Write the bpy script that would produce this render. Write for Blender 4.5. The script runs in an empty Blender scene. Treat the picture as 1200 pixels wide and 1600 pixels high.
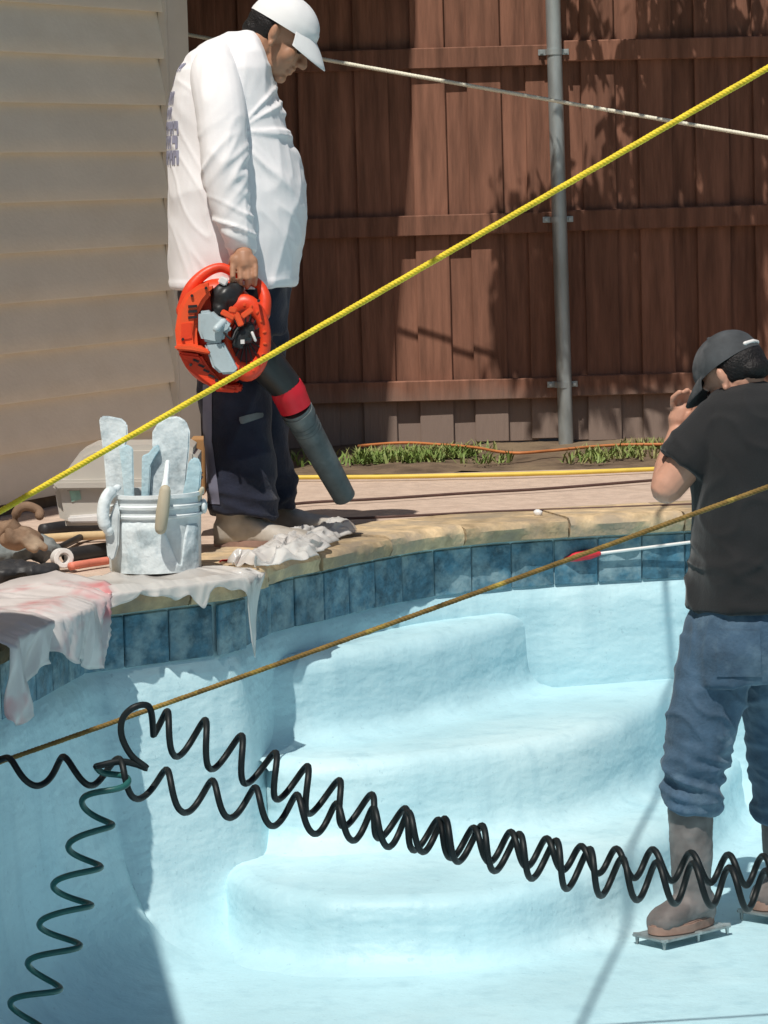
import bpy, bmesh, math, random
import numpy as np
from mathutils import Vector, Matrix, noise, geometry
from mathutils.bvhtree import BVHTree

random.seed(7)
S = bpy.context.scene
COL = S.collection

# ------------------------------------------------------------------ camera
CAMZ, FPX = 1.1, 5000.0
PITCH, ROLL = math.atan(510 / FPX), 0.027
CAMROT = Matrix.Rotation(math.pi / 2 - PITCH, 3, 'X') @ Matrix.Rotation(-ROLL, 3, 'Z')
cd = bpy.data.cameras.new('camera')
cam = bpy.data.objects.new('camera', cd)
COL.objects.link(cam)
cd.sensor_fit = 'VERTICAL'; cd.sensor_height = 36.0
cd.lens = FPX / 1600 * 36
cd.clip_start = 0.1; cd.clip_end = 500
cam.matrix_world = Matrix.Translation((0, 0, CAMZ)) @ CAMROT.to_4x4()
S.camera = cam

# ------------------------------------------------------------------ light
SUN_AZ, SUN_EL = math.radians(18), math.radians(61)
SUND = Vector((math.sin(SUN_AZ) * math.cos(SUN_EL), math.cos(SUN_AZ) * math.cos(SUN_EL), -math.sin(SUN_EL)))  # travel
w = bpy.data.worlds.new('World'); S.world = w; w.use_nodes = True
nt = w.node_tree
sky = nt.nodes.new('ShaderNodeTexSky'); sky.sky_type = 'NISHITA'; sky.sun_disc = False
sky.sun_elevation = SUN_EL
sky.sun_rotation = math.pi + SUN_AZ
bgn = nt.nodes['Background']; bgn.inputs[1].default_value = 0.065
nt.links.new(sky.outputs[0], bgn.inputs[0])
sd = bpy.data.lights.new('sun', 'SUN'); sd.energy = 5.0; sd.angle = math.radians(0.53); sd.color = (1, 0.95, 0.87)
so = bpy.data.objects.new('sun', sd); COL.objects.link(so)
so.rotation_euler = SUND.to_track_quat('-Z', 'Y').to_euler(); so.location = (-2, 2, 8)
vs = S.view_settings
vs.view_transform = 'Standard'; vs.look = 'None'; vs.gamma = 1; vs.exposure = -0.30; vs.use_curve_mapping = False
S.cycles.max_bounces = 6; S.cycles.diffuse_bounces = 3; S.cycles.glossy_bounces = 2; S.cycles.transmission_bounces = 4; S.cycles.transparent_max_bounces = 6

# ------------------------------------------------------------------ helpers
def ray(u, v):
    return CAMROT @ Vector(((u - 600) / FPX, (800 - v) / FPX, -1))
def P(u, v, Y):
    d = ray(u, v); return Vector((0, 0, CAMZ)) + d * (Y / d.y)
def G(u, v, z=0.0):
    d = ray(u, v); return Vector((0, 0, CAMZ)) + d * ((z - CAMZ) / d.z)

def lin(c):
    return tuple((x / 255 / 12.92 if x / 255 <= .04045 else ((x / 255 + .055) / 1.055) ** 2.4) for x in c)

MATS = {}
def mat(name, col, rough=.7, var=.18, scale=6, col2=None, c2=.5, bump=0.0, bscale=60, rnd=0.0, spec=.3,
        stretch=(1, 1, 1), metal=0.0, detail=5, sharp=.2, sheen=0, trans=0, alpha=1.0, coat=0):
    m = bpy.data.materials.new(name); m.use_nodes = True
    t = m.node_tree; N, L = t.nodes, t.links
    b = N['Principled BSDF']
    tc = N.new('ShaderNodeTexCoord'); vec = tc.outputs['Object']
    oi = N.new('ShaderNodeObjectInfo')
    if rnd:
        mu = N.new('ShaderNodeMath'); mu.operation = 'MULTIPLY'; mu.inputs[1].default_value = 41.0
        L.new(oi.outputs['Random'], mu.inputs[0])
        va = N.new('ShaderNodeVectorMath'); va.operation = 'ADD'
        L.new(vec, va.inputs[0]); L.new(mu.outputs[0], va.inputs[1]); vec = va.outputs[0]
    mp = N.new('ShaderNodeMapping'); mp.inputs['Scale'].default_value = stretch
    L.new(vec, mp.inputs[0])
    n = N.new('ShaderNodeTexNoise'); n.inputs['Scale'].default_value = scale; n.inputs['Detail'].default_value = detail
    n.inputs['Roughness'].default_value = .62
    L.new(mp.outputs[0], n.inputs['Vector'])
    r = N.new('ShaderNodeValToRGB')
    lo = tuple(c * (1 - var) for c in col); hi = tuple(min(1, c * (1 + var)) for c in col)
    e = r.color_ramp.elements
    e[0].position = .5 - sharp; e[0].color = lo + (1,)
    e[1].position = .5 + sharp; e[1].color = hi + (1,)
    L.new(n.outputs[0], r.inputs[0]); out = r.outputs[0]
    if col2:
        n2 = N.new('ShaderNodeTexNoise'); n2.inputs['Scale'].default_value = scale * .45; n2.inputs['Detail'].default_value = 4
        n2.inputs['Roughness'].default_value = .65
        mp2 = N.new('ShaderNodeMapping'); mp2.inputs['Location'].default_value = (5.2, 1.3, 7.7); mp2.inputs['Scale'].default_value = stretch
        L.new(vec, mp2.inputs[0]); L.new(mp2.outputs[0], n2.inputs['Vector'])
        r2 = N.new('ShaderNodeValToRGB'); r2.color_ramp.elements[0].position = 1 - c2 - .09; r2.color_ramp.elements[1].position = 1 - c2 + .09
        L.new(n2.outputs[0], r2.inputs[0])
        mx = N.new('ShaderNodeMixRGB'); mx.inputs[2].default_value = tuple(col2) + (1,)
        L.new(r2.outputs[0], mx.inputs[0]); L.new(out, mx.inputs[1]); out = mx.outputs[0]
    if rnd:
        hs = N.new('ShaderNodeHueSaturation')
        mr = N.new('ShaderNodeMapRange'); mr.inputs[3].default_value = 1 - rnd; mr.inputs[4].default_value = 1 + rnd
        L.new(oi.outputs['Random'], mr.inputs[0]); L.new(mr.outputs[0], hs.inputs['Value'])
        L.new(out, hs.inputs['Color']); out = hs.outputs[0]
    L.new(out, b.inputs['Base Color'])
    b.inputs['Roughness'].default_value = rough
    b.inputs['Metallic'].default_value = metal
    b.inputs['Specular IOR Level'].default_value = spec
    if sheen: b.inputs['Sheen Weight'].default_value = sheen
    if trans: b.inputs['Transmission Weight'].default_value = trans
    if coat: b.inputs['Coat Weight'].default_value = coat
    b.inputs['Alpha'].default_value = alpha
    if bump:
        nb = N.new('ShaderNodeTexNoise'); nb.inputs['Scale'].default_value = bscale; nb.inputs['Detail'].default_value = 3
        L.new(mp.outputs[0], nb.inputs['Vector'])
        bp = N.new('ShaderNodeBump'); bp.inputs['Strength'].default_value = bump; bp.inputs['Distance'].default_value = .01
        L.new(nb.outputs[0], bp.inputs['Height']); L.new(bp.outputs[0], b.inputs['Normal'])
    MATS[name] = m
    m['out'] = 0
    return m

def new_mesh(name, verts, faces, smooth=True):
    me = bpy.data.meshes.new(name)
    me.from_pydata([tuple(v) for v in verts], [], [tuple(f) for f in faces])
    bm = bmesh.new(); bm.from_mesh(me)
    bmesh.ops.recalc_face_normals(bm, faces=bm.faces)
    bm.to_mesh(me); bm.free()
    if smooth:
        me.polygons.foreach_set('use_smooth', [True] * len(me.polygons))
    return me

def put(name, me, m, parent=None, loc=None):
    o = bpy.data.objects.new(name, me)
    COL.objects.link(o)
    if m is not None:
        me.materials.clear(); me.materials.append(m)
    if loc is not None: o.location = loc
    if parent is not None: adopt(o, parent)
    return o

BASE = {}
def adopt(o, parent):
    o.parent = parent
    o.matrix_parent_inverse = Matrix.Translation(BASE.get(parent.name, Vector((0, 0, 0)))).inverted()

def empty(name, loc, label=None, cat=None, group=None, kind=None):
    o = bpy.data.objects.new(name, None); COL.objects.link(o); o.location = loc
    o.empty_display_size = .1
    BASE[o.name] = Vector(loc)
    tag(o, label, cat, group, kind); return o

def tag(o, label=None, cat=None, group=None, kind=None):
    if label: o['label'] = label
    if cat: o['category'] = cat
    if group: o['group'] = group
    if kind: o['kind'] = kind
    return o

def join(parts):
    V, F = [], []
    for v, f in parts:
        k = len(V); V += [Vector(x) for x in v]; F += [[i + k for i in q] for q in f]
    return V, F

def box(c, h, rot=None):
    c = Vector(c)
    v = [Vector((sx * h[0], sy * h[1], sz * h[2])) for sx in (-1, 1) for sy in (-1, 1) for sz in (-1, 1)]
    if rot is not None: v = [rot @ x for x in v]
    v = [c + x for x in v]
    return v, [(0, 1, 3, 2), (4, 6, 7, 5), (0, 4, 5, 1), (2, 3, 7, 6), (0, 2, 6, 4), (1, 5, 7, 3)]

def ell(c, r, n=20, m=12, rot=None):
    c = Vector(c); V = []; F = []
    for j in range(m + 1):
        th = math.pi * j / m
        for i in range(n):
            ph = 2 * math.pi * i / n
            x = Vector((r[0] * math.sin(th) * math.cos(ph), r[1] * math.sin(th) * math.sin(ph), r[2] * math.cos(th)))
            if rot is not None: x = rot @ x
            V.append(c + x)
    for j in range(m):
        for i in range(n):
            F.append((j * n + i, j * n + (i + 1) % n, (j + 1) * n + (i + 1) % n, (j + 1) * n + i))
    return V, F

def loft(rings, caps=True):
    n = len(rings[0]); V = [p for r in rings for p in r]; F = []
    for j in range(len(rings) - 1):
        for i in range(n):
            F.append((j * n + i, j * n + (i + 1) % n, (j + 1) * n + (i + 1) % n, (j + 1) * n + i))
    if caps:
        F.append(tuple(range(n))); F.append(tuple(reversed(range((len(rings) - 1) * n, len(rings) * n))))
    return V, F

def ering(c, ax, ay, a, b, n=28, p=2.0):
    out = []
    for i in range(n):
        t = 2 * math.pi * i / n; co, si = math.cos(t), math.sin(t)
        x = math.copysign(abs(co) ** (2 / p), co) * a; y = math.copysign(abs(si) ** (2 / p), si) * b
        out.append(Vector(c) + Vector(ax) * x + Vector(ay) * y)
    return out

def frames(pts):
    T = []
    for i in range(len(pts)):
        a = pts[max(0, i - 1)]; b = pts[min(len(pts) - 1, i + 1)]
        T.append((b - a).normalized())
    up = Vector((0, 0, 1)) if abs(T[0].z) < .9 else Vector((1, 0, 0))
    n = (up - T[0] * up.dot(T[0])).normalized(); out = []
    for t in T:
        n = (n - t * n.dot(t)).normalized()
        out.append((n, t.cross(n)))
    return out

def tube(pts, radii, n=12, caps=True, rnd=True):
    pts = [Vector(p) for p in pts]
    if not isinstance(radii, (list, tuple)): radii = [radii] * len(pts)
    radii = list(radii)
    if rnd and caps:
        d0 = (pts[0] - pts[1]).normalized(); d1 = (pts[-1] - pts[-2]).normalized()
        r0, r1 = radii[0], radii[-1]
        pts = [pts[0] + d0 * r0 * .95, pts[0] + d0 * r0 * .6] + pts + [pts[-1] + d1 * r1 * .6, pts[-1] + d1 * r1 * .95]
        radii = [r0 * .3, r0 * .78] + radii + [r1 * .78, r1 * .3]
    fr = frames(pts)
    return loft([ering(p, f[0], f[1], r, r, n) for p, f, r in zip(pts, fr, radii)], caps)

def spline(pts, k=8):
    pts = [Vector(p) for p in pts]; out = []
    for i in range(len(pts) - 1):
        p0 = pts[max(0, i - 1)]; p1 = pts[i]; p2 = pts[i + 1]; p3 = pts[min(len(pts) - 1, i + 2)]
        for j in range(k):
            t = j / k
            out.append(.5 * ((2 * p1) + (p2 - p0) * t + (2 * p0 - 5 * p1 + 4 * p2 - p3) * t * t + (3 * p1 - p0 - 3 * p2 + p3) * t ** 3))
    out.append(pts[-1]); return out

def vspline(vals, k=8):
    return [x.x for x in spline([Vector((v, 0, 0)) for v in vals], k)]

def blob(name, parts, voxel, m, parent, smooth=4, disp=None, factor=.5, post=0):
    """one continuous skin around overlapping closed shapes"""
    V, F = join(parts)
    me = new_mesh(name, V, F)
    o = bpy.data.objects.new(name, me); COL.objects.link(o)
    md = o.modifiers.new('r', 'REMESH'); md.mode = 'VOXEL'; md.voxel_size = voxel; md.use_smooth_shade = True
    if smooth:
        ms = o.modifiers.new('s', 'SMOOTH'); ms.iterations = smooth; ms.factor = factor
    dg = bpy.context.evaluated_depsgraph_get()
    me2 = bpy.data.meshes.new_from_object(o.evaluated_get(dg))
    bpy.data.objects.remove(o); bpy.data.meshes.remove(me)
    me2.name = name
    if disp:
        for vtx in me2.vertices:
            pass
        nv = len(me2.vertices); nor = np.empty(nv * 3, np.float32); me2.vertex_normals.foreach_get('vector', nor)
        nor = nor.reshape(-1, 3)
        for i, vtx in enumerate(me2.vertices):
            d = disp(vtx.co)
            vtx.co = vtx.co + Vector(nor[i]) * d
        me2.update()
        if post:
            o2 = bpy.data.objects.new('tmp', me2); COL.objects.link(o2)
            ms = o2.modifiers.new('s', 'SMOOTH'); ms.iterations = post; ms.factor = .5
            dg = bpy.context.evaluated_depsgraph_get(); dg.update()
            me3 = bpy.data.meshes.new_from_object(o2.evaluated_get(dg))
            bpy.data.objects.remove(o2); bpy.data.meshes.remove(me2); me2 = me3; me2.name = name
    me2.polygons.foreach_set('use_smooth', [True] * len(me2.polygons))
    return put(name, me2, m, parent)

def solid(name, parts, m, parent, smooth=True, bevel=0.0):
    V, F = join(parts) if isinstance(parts, list) else parts
    me = new_mesh(name, V, F, smooth)
    if bevel:
        bm = bmesh.new(); bm.from_mesh(me)
        ed = [e for e in bm.edges if len(e.link_faces) == 2 and e.calc_face_angle(0) > .6]
        bmesh.ops.bevel(bm, geom=ed, offset=bevel, segments=2, affect='EDGES', clamp_overlap=True)
        bm.to_mesh(me); bm.free()
        me.polygons.foreach_set('use_smooth', [smooth] * len(me.polygons))
    if smooth:
        try: me.set_sharp_from_angle(angle=math.radians(50))
        except Exception: pass
    return put(name, me, m, parent)

def slab(pts, y0, y1):
    """outline given as (u, v) pixels at depth (y0+y1)/2, thickness along Y"""
    Y = (y0 + y1) / 2
    A = [P(u, v, Y) for u, v in pts]
    n = len(A); V = [Vector((a.x, y0, a.z)) for a in A] + [Vector((a.x, y1, a.z)) for a in A]
    F = [tuple(range(n)), tuple(range(2 * n - 1, n - 1, -1))]
    for i in range(n):
        F.append((i, n + i, n + (i + 1) % n, (i + 1) % n))
    return V, F

def nz(p, s=1.0):
    return noise.noise(Vector((p[0] * s, p[1] * s, p[2] * s)))

# ------------------------------------------------------------------ materials
M = {}
def plaster_mat():
    m = mat('pool_plaster', (.465, .695, .76), .5, .08, 2.0, col2=(.565, .77, .815), c2=.46, spec=.35)
    t = m.node_tree; N, L = t.nodes, t.links; b = N['Principled BSDF']
    src = b.inputs['Base Color'].links[0].from_socket
    tc = N.new('ShaderNodeTexCoord')
    def nn(scale, det, st, lo, hi):
        mp = N.new('ShaderNodeMapping'); mp.inputs['Scale'].default_value = st; L.new(tc.outputs['Object'], mp.inputs[0])
        n = N.new('ShaderNodeTexNoise'); n.inputs['Scale'].default_value = scale; n.inputs['Detail'].default_value = det; n.inputs['Roughness'].default_value = .6
        L.new(mp.outputs[0], n.inputs['Vector'])
        r = N.new('ShaderNodeMapRange'); r.inputs[1].default_value = lo; r.inputs[2].default_value = hi; L.new(n.outputs[0], r.inputs[0]); return n, r
    def mixc(fac, col, amt, base):
        mu = N.new('ShaderNodeMath'); mu.operation = 'MULTIPLY'; mu.inputs[1].default_value = amt; L.new(fac, mu.inputs[0])
        mx = N.new('ShaderNodeMixRGB'); mx.inputs[2].default_value = col + (1,); L.new(mu.outputs[0], mx.inputs[0]); L.new(base, mx.inputs[1]); return mx.outputs[0]
    _, r1 = nn(1.6, 4, (6, 6, .7), .52, .72); c = mixc(r1.outputs[0], (.30, .50, .58), .40, src)      # runs down the walls
    _, r2 = nn(7, 3, (1, 1, 1), .60, .70); c = mixc(r2.outputs[0], (.34, .54, .61), .34, c)           # damp blotches
    _, r3 = nn(55, 2, (1, 1, 1), .66, .74); c = mixc(r3.outputs[0], (.25, .41, .48), .35, c)          # pits and specks
    L.new(c, b.inputs['Base Color'])
    n4, _ = nn(3.2, 3, (1, 1, 2.4), 0, 1); n5, _ = nn(60, 3, (1, 1, 1), 0, 1)
    b1 = N.new('ShaderNodeBump'); b1.inputs['Strength'].default_value = .55; b1.inputs['Distance'].default_value = .03; L.new(n4.outputs[0], b1.inputs['Height'])
    b2 = N.new('ShaderNodeBump'); b2.inputs['Strength'].default_value = .25; b2.inputs['Distance'].default_value = .008; L.new(n5.outputs[0], b2.inputs['Height'])
    L.new(b1.outputs[0], b2.inputs['Normal']); L.new(b2.outputs[0], b.inputs['Normal'])
    return m
M['plaster'] = plaster_mat()
M['tile'] = mat('blue_slate_tile', (.055, .155, .22), .5, .55, 20, col2=(.23, .34, .38), c2=.46, bump=.7, bscale=35, rnd=.16, spec=.5, detail=4)
M['grout'] = mat('grout', (.17, .25, .28), .9, .2, 20)
M['coping'] = mat('coping_stone', (.50, .37, .22), .85, .35, 16, col2=(.34, .27, .19), c2=.46, bump=1.0, bscale=22, rnd=.22, detail=4)
M['deck'] = mat('deck_concrete', (.58, .445, .355), .9, .14, 18, col2=(.51, .385, .305), c2=.42, bump=.6, bscale=70, detail=4)
M['soil'] = mat('soil', (.15, .105, .07), .95, .4, 8, col2=(.22, .16, .10), c2=.45, bump=1, bscale=25, detail=4)
M['grass'] = mat('grass_blade', (.17, .25, .06), .6, .35, 9, col2=(.33, .30, .13), c2=.46)
M['siding'] = mat('siding_vinyl', (.86, .775, .635), .5, .05, 3, col2=(.80, .71, .57), c2=.40, bump=.12, bscale=50, spec=.3, rnd=.035, stretch=(1, 1, 1.8))
M['trimw'] = mat('trim_vinyl', (.76, .70, .60), .5, .06, 5)
M['roof'] = mat('roof_shingle', (.10, .09, .08), .9, .3, 12)
M['steel'] = mat('galvanised_steel', (.46, .50, .50), .45, .22, 12, col2=(.33, .35, .34), c2=.4, metal=.55, stretch=(1, 1, .3))
M['rope_y'] = mat('yellow_rope', (.80, .62, .04), .6, .18, 30)
M['rope_b'] = mat('shade_brown_rope', (.20, .125, .035), .75, .4, 25, col2=(.50, .37, .07), c2=.34)  # shade on this rope painted in as brown, lit stretches as yellow
M['rope_w'] = mat('white_rope', (.80, .76, .62), .6, .1, 30)
M['hose_b'] = mat('brown_hose', (.10, .055, .045), .6, .3, 14)
M['hose_y'] = mat('yellow_hose', (.75, .55, .10), .5, .1, 12)
M['cord_o'] = mat('orange_cord', (.55, .20, .07), .6, .2, 12)
M['coil'] = mat('coil_hose_black', (.008, .012, .013), .5, .3, 3, spec=.3)
M['coilg'] = mat('coil_hose_lit_green', (.018, .105, .095), .4, .3, 3, spec=.4)  # hose run in the light, its brightness painted in as green
M['skin1'] = mat('skin_tan', (.42, .215, .13), .5, .1, 14, spec=.4, bump=.06, bscale=90)
M['skin2'] = mat('skin_light', (.55, .29, .20), .5, .1, 14, spec=.4, bump=.06, bscale=90)
M['shirtw'] = mat('shirt_white', (.88, .86, .87), .85, .03, 8, sheen=.1, bump=.05, bscale=200)
M['print'] = mat('shirt_print', (.33, .33, .44), .85, .1, 20)
M['navy'] = mat('trousers_navy', (.014, .017, .034), .85, .3, 8, col2=(.028, .032, .055), c2=.35, sheen=.15, bump=.2, bscale=120)
M['panel'] = mat('trousers_lit_panel', (.20, .20, .27), .85, .15, 10)
M['black'] = mat('shirt_black', (.014, .014, .015), .85, .25, 6, sheen=.15, bump=.1, bscale=160)
M['denim'] = mat('denim', (.055, .10, .155), .85, .35, 9, col2=(.13, .20, .26), c2=.40, sheen=.1, bump=.25, bscale=120, detail=4)
M['rubber'] = mat('boot_rubber', (.13, .115, .11), .65, .25, 8, col2=(.27, .25, .24), c2=.45, bump=.2, bscale=40)
M['sole'] = mat('boot_sole', (.30, .19, .15), .8, .3, 12, col2=(.45, .42, .40), c2=.3)
M['shoe'] = mat('shoe_suede', (.36, .32, .27), .9, .3, 10, col2=(.55, .51, .46), c2=.45)
M['capw'] = mat('cap_white', (.82, .82, .82), .8, .03, 8, bump=.05, bscale=120)
M['capg'] = mat('cap_grey', (.06, .065, .07), .8, .35, 12, col2=(.15, .15, .155), c2=.35)
M['hair'] = mat('hair_black', (.012, .010, .010), .55, .5, 40, bump=.5, bscale=160)
M['eye'] = mat('eye_dark', (.02, .015, .012), .2, .1, 5)
M['orange'] = mat('blower_orange', (.80, .062, .018), .42, .12, 14, col2=(.60, .05, .02), c2=.38, spec=.45, bump=.08, bscale=80)
M['orangeb'] = mat('blower_orange_bright', (.85, .105, .03), .42, .1, 14, col2=(.68, .08, .03), c2=.36, spec=.45)
M['bgrey'] = mat('blower_grey', (.46, .55, .58), .4, .12, 16, col2=(.30, .34, .35), c2=.34, spec=.5)
M['bblack'] = mat('blower_black', (.018, .019, .02), .42, .3, 9, spec=.5)
M['tubeg'] = mat('blower_tube', (.085, .10, .105), .5, .25, 14, col2=(.17, .19, .19), c2=.38)
M['red'] = mat('red_band', (.62, .02, .035), .4, .15, 12)
M['pail'] = mat('pail_plaster_coated', (.60, .64, .64), .5, .12, 14, col2=(.76, .81, .82), c2=.5, bump=.35, bscale=30, detail=4)
M['trowel'] = mat('plaster_caked_trowel', (.46, .54, .57), .5, .3, 24, col2=(.76, .83, .85), c2=.54, bump=.5, bscale=35, detail=4)
M['trowb'] = mat('trowel_blue', (.46, .66, .73), .6, .14, 16, col2=(.62, .76, .80), c2=.45, bump=.3)
M['wood'] = mat('handle_wood', (.52, .46, .34), .6, .2, 10, stretch=(1, 1, .2))
M['bin'] = mat('bin_plastic', (.62, .58, .52), .35, .05, 6, spec=.5, trans=.15)
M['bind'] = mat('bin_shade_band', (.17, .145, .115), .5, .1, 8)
M['stick'] = mat('sticker', (.33, .55, .46), .5, .2, 30)
M['card'] = mat('cardboard', (.42, .23, .10), .9, .12, 8)
M['toolk'] = mat('tool_black', (.03, .03, .032), .5, .3, 12, col2=(.10, .095, .09), c2=.3)
M['toolg'] = mat('tool_grey', (.16, .18, .18), .6, .25, 12, col2=(.30, .31, .30), c2=.35)
M['brown'] = mat('brown_leather', (.22, .14, .09), .8, .4, 10, col2=(.45, .34, .24), c2=.36, bump=.5, bscale=30)
M['redp'] = mat('red_plastic', (.62, .035, .05), .4, .2, 12)
M['white'] = mat('white_plastic', (.78, .76, .74), .4, .08, 20)
M['film'] = mat('plastic_film', (.86, .84, .81), .2, .08, 7, col2=(.74, .72, .70), c2=.4, spec=.6)
M['filmr'] = mat('printed_plastic_bag', (.88, .82, .80), .3, .08, 6, col2=(.78, .06, .09), c2=.40, spec=.5, sharp=.15)
M['leaf'] = mat('leaf', (.05, .10, .025), .5, .4, 4)
M['bark'] = mat('bark', (.12, .09, .07), .95, .4, 14, bump=1, bscale=20, stretch=(1, 1, .25))
M['cable'] = mat('cable_black', (.02, .02, .02), .5, .2, 5)
M['metal'] = mat('cleat_metal', (.30, .33, .33), .45, .3, 16, metal=.6, col2=(.55, .60, .60), c2=.4)
M['plug'] = mat('soil_under', (.2, .15, .11), .95, .2, 8)

# translucent film: let some light through
for k, a in (('film', .68), ('filmr', .90)):
    t = M[k].node_tree; N, L = t.nodes, t.links
    b = N['Principled BSDF']; o = N['Material Output']
    tr = N.new('ShaderNodeBsdfTranslucent'); tr.inputs[0].default_value = (.8, .77, .74, 1)
    ms = N.new('ShaderNodeMixShader'); ms.inputs[0].default_value = .3
    tp = N.new('ShaderNodeBsdfTransparent'); m2 = N.new('ShaderNodeMixShader'); m2.inputs[0].default_value = a
    L.new(b.outputs[0], ms.inputs[1]); L.new(tr.outputs[0], ms.inputs[2])
    L.new(tp.outputs[0], m2.inputs[1]); L.new(ms.outputs[0], m2.inputs[2]); L.new(m2.outputs[0], o.inputs[0])

# fence wood: stained brown, bare and grey where it weathers near the soil
def fence_mat():
    m = mat('fence_wood', (.225, .105, .068), .8, .38, 5, bump=.35, bscale=18, rnd=.16, stretch=(5, 5, .45), detail=4)
    t = m.node_tree; N, L = t.nodes, t.links; b = N['Principled BSDF']
    src = b.inputs['Base Color'].links[0].from_socket
    ge = N.new('ShaderNodeNewGeometry'); sx = N.new('ShaderNodeSeparateXYZ'); L.new(ge.outputs['Position'], sx.inputs[0])
    n = N.new('ShaderNodeTexNoise'); n.inputs['Scale'].default_value = 9; L.new(ge.outputs['Position'], n.inputs['Vector'])
    ad = N.new('ShaderNodeMath'); ad.operation = 'MULTIPLY_ADD'; ad.inputs[1].default_value = .10; L.new(n.outputs[0], ad.inputs[0]); L.new(sx.outputs['Z'], ad.inputs[2])
    mr = N.new('ShaderNodeMapRange'); mr.inputs[1].default_value = .31; mr.inputs[2].default_value = .20; L.new(ad.outputs[0], mr.inputs[0])
    mx = N.new('ShaderNodeMixRGB'); L.new(mr.outputs[0], mx.inputs[0]); L.new(src, mx.inputs[1]); mx.inputs[2].default_value = (.27, .20, .165, 1)
    L.new(mx.outputs[0], b.inputs['Base Color'])
    return m
M['fence'] = fence_mat()

# ================================================================== POOL
TB = -.22     # bottom of the waterline tiles
ctl = [G(130, 1052, TB), G(363, 1020, TB), G(388, 1006, TB), G(432, 986, TB), G(500, 970, TB), G(560, 955, TB), G(640, 938, TB),
       G(720, 927, TB), G(810, 918, TB), G(900, 912, TB), G(1000, 906, TB), G(1080, 901, TB)]
ctl = [Vector((p.x, p.y, 0)) for p in ctl]
curve = spline(ctl[1:], 6)
rest = [Vector(p) for p in ((1.7, 10.72, 0), (2.5, 10.62, 0), (3.1, 10.2, 0), (3.4, 9.3, 0), (3.5, 7.0, 0), (3.3, 4.6, 0), (2.6, 3.2, 0), (1.2, 2.6, 0),
        (-.3, 2.7, 0), (-1.3, 3.4, 0), (-1.42, 4.8, 0), (-1.30, 6.2, 0), (-1.12, 7.3, 0))]
poly = [ctl[0]] + curve + spline([curve[-1]] + rest, 6)[1:]
def resample(pl, step, closed=True):
    pl = list(pl) + ([pl[0]] if closed else [])
    out = []; acc = 0; out.append(pl[0].copy())
    for a, b in zip(pl, pl[1:]):
        L = (b - a).length
        if L < 1e-9: continue
        d = step - acc
        while d <= L:
            out.append(a + (b - a) * (d / L)); d += step
        acc = (acc + L) % step if True else 0
        acc = L - (d - step)
    if closed and (out[-1] - out[0]).length < step * .5: out.pop()
    return out
O = resample(poly, .06)
for _ in range(2):
    O = [q for a, b in zip(O, O[1:] + O[:1]) for q in (a * .75 + b * .25, a * .25 + b * .75)]
O = resample(O, .03)
nO = len(O)
def nrm(i):
    t = (O[(i + 1) % nO] - O[i - 1]).normalized()
    return Vector((t.y, -t.x, 0))
NI = [nrm(i) for i in range(nO)]
cen = Vector((.8, 6.5, 0))
if sum(1 for i in range(nO) if NI[i].dot(cen - O[i]) > 0) < nO / 2: NI = [-x for x in NI]
arc = [0.0]
for i in range(1, nO): arc.append(arc[-1] + (O[i] - O[i - 1]).length)
Bp = ctl[0]; Cp = ctl[1]
iB = min(range(nO), key=lambda i: (O[i] - Bp).length)
iC = min(range(nO), key=lambda i: (O[i] - Cp).length)
aTOT = arc[-1] + (O[0] - O[-1]).length
aB = arc[iB] if arc[iB] < aTOT / 2 else arc[iB] - aTOT
iE = min(range(nO), key=lambda i: (O[i] - Vector((1.75, 10.73, 0))).length)
iA = min(range(nO), key=lambda i: (O[i] - Vector((-1.45, 6.5, 0))).length)

pool = empty('swimming_pool', (.8, 6.5, -1.0), 'empty pale blue plastered swimming pool with dark tile band and corner steps', 'swimming pool')
prof = [(0, -.055), (0, -.225), (.012, -.236), (.018, -.3), (.024, -.5), (.032, -.70), (.045, -.80), (.075, -.89), (.125, -.95), (.20, -.985), (.30, -1.0), (.40, -1.004)]
V, F = [], []
for i in range(nO):
    s = (O[i] - Bp).length; lean = .12 * math.exp(-(s / .45) ** 2)
    for d, z in prof:
        dd = d + lean * max(0, (TB - z) / .78)
        wob = .004 * nz(O[i] * 2.2 + Vector((0, 0, z * 2.2)))
        V.append(O[i] + NI[i] * (dd + (wob if z < -.23 else 0)) + Vector((0, 0, z)))
k = len(prof)
for i in range(nO):
    j = (i + 1) % nO
    for q in range(k - 1): F.append((i * k + q, j * k + q, j * k + q + 1, i * k + q + 1))
put('wall', new_mesh('wall', V, F), M['plaster'], pool)
# floor: a gently uneven sheet reaching under the walls
nx, ny = 50, 70; V, F = [], []
for j in range(ny + 1):
    for i in range(nx + 1):
        x = -1.75 + 5.4 * i / nx; y = 2.4 + 8.5 * j / ny
        V.append(Vector((x, y, -1.0 + .006 * nz((x * 1.4, y * 1.4, 0)) - max(0, (7.2 - y)) * .08)))
for j in range(ny):
    for i in range(nx): F.append((j * (nx + 1) + i, j * (nx + 1) + i + 1, (j + 1) * (nx + 1) + i + 1, (j + 1) * (nx + 1) + i))
put('floor', new_mesh('floor', V, F), M['plaster'], pool)

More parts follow.
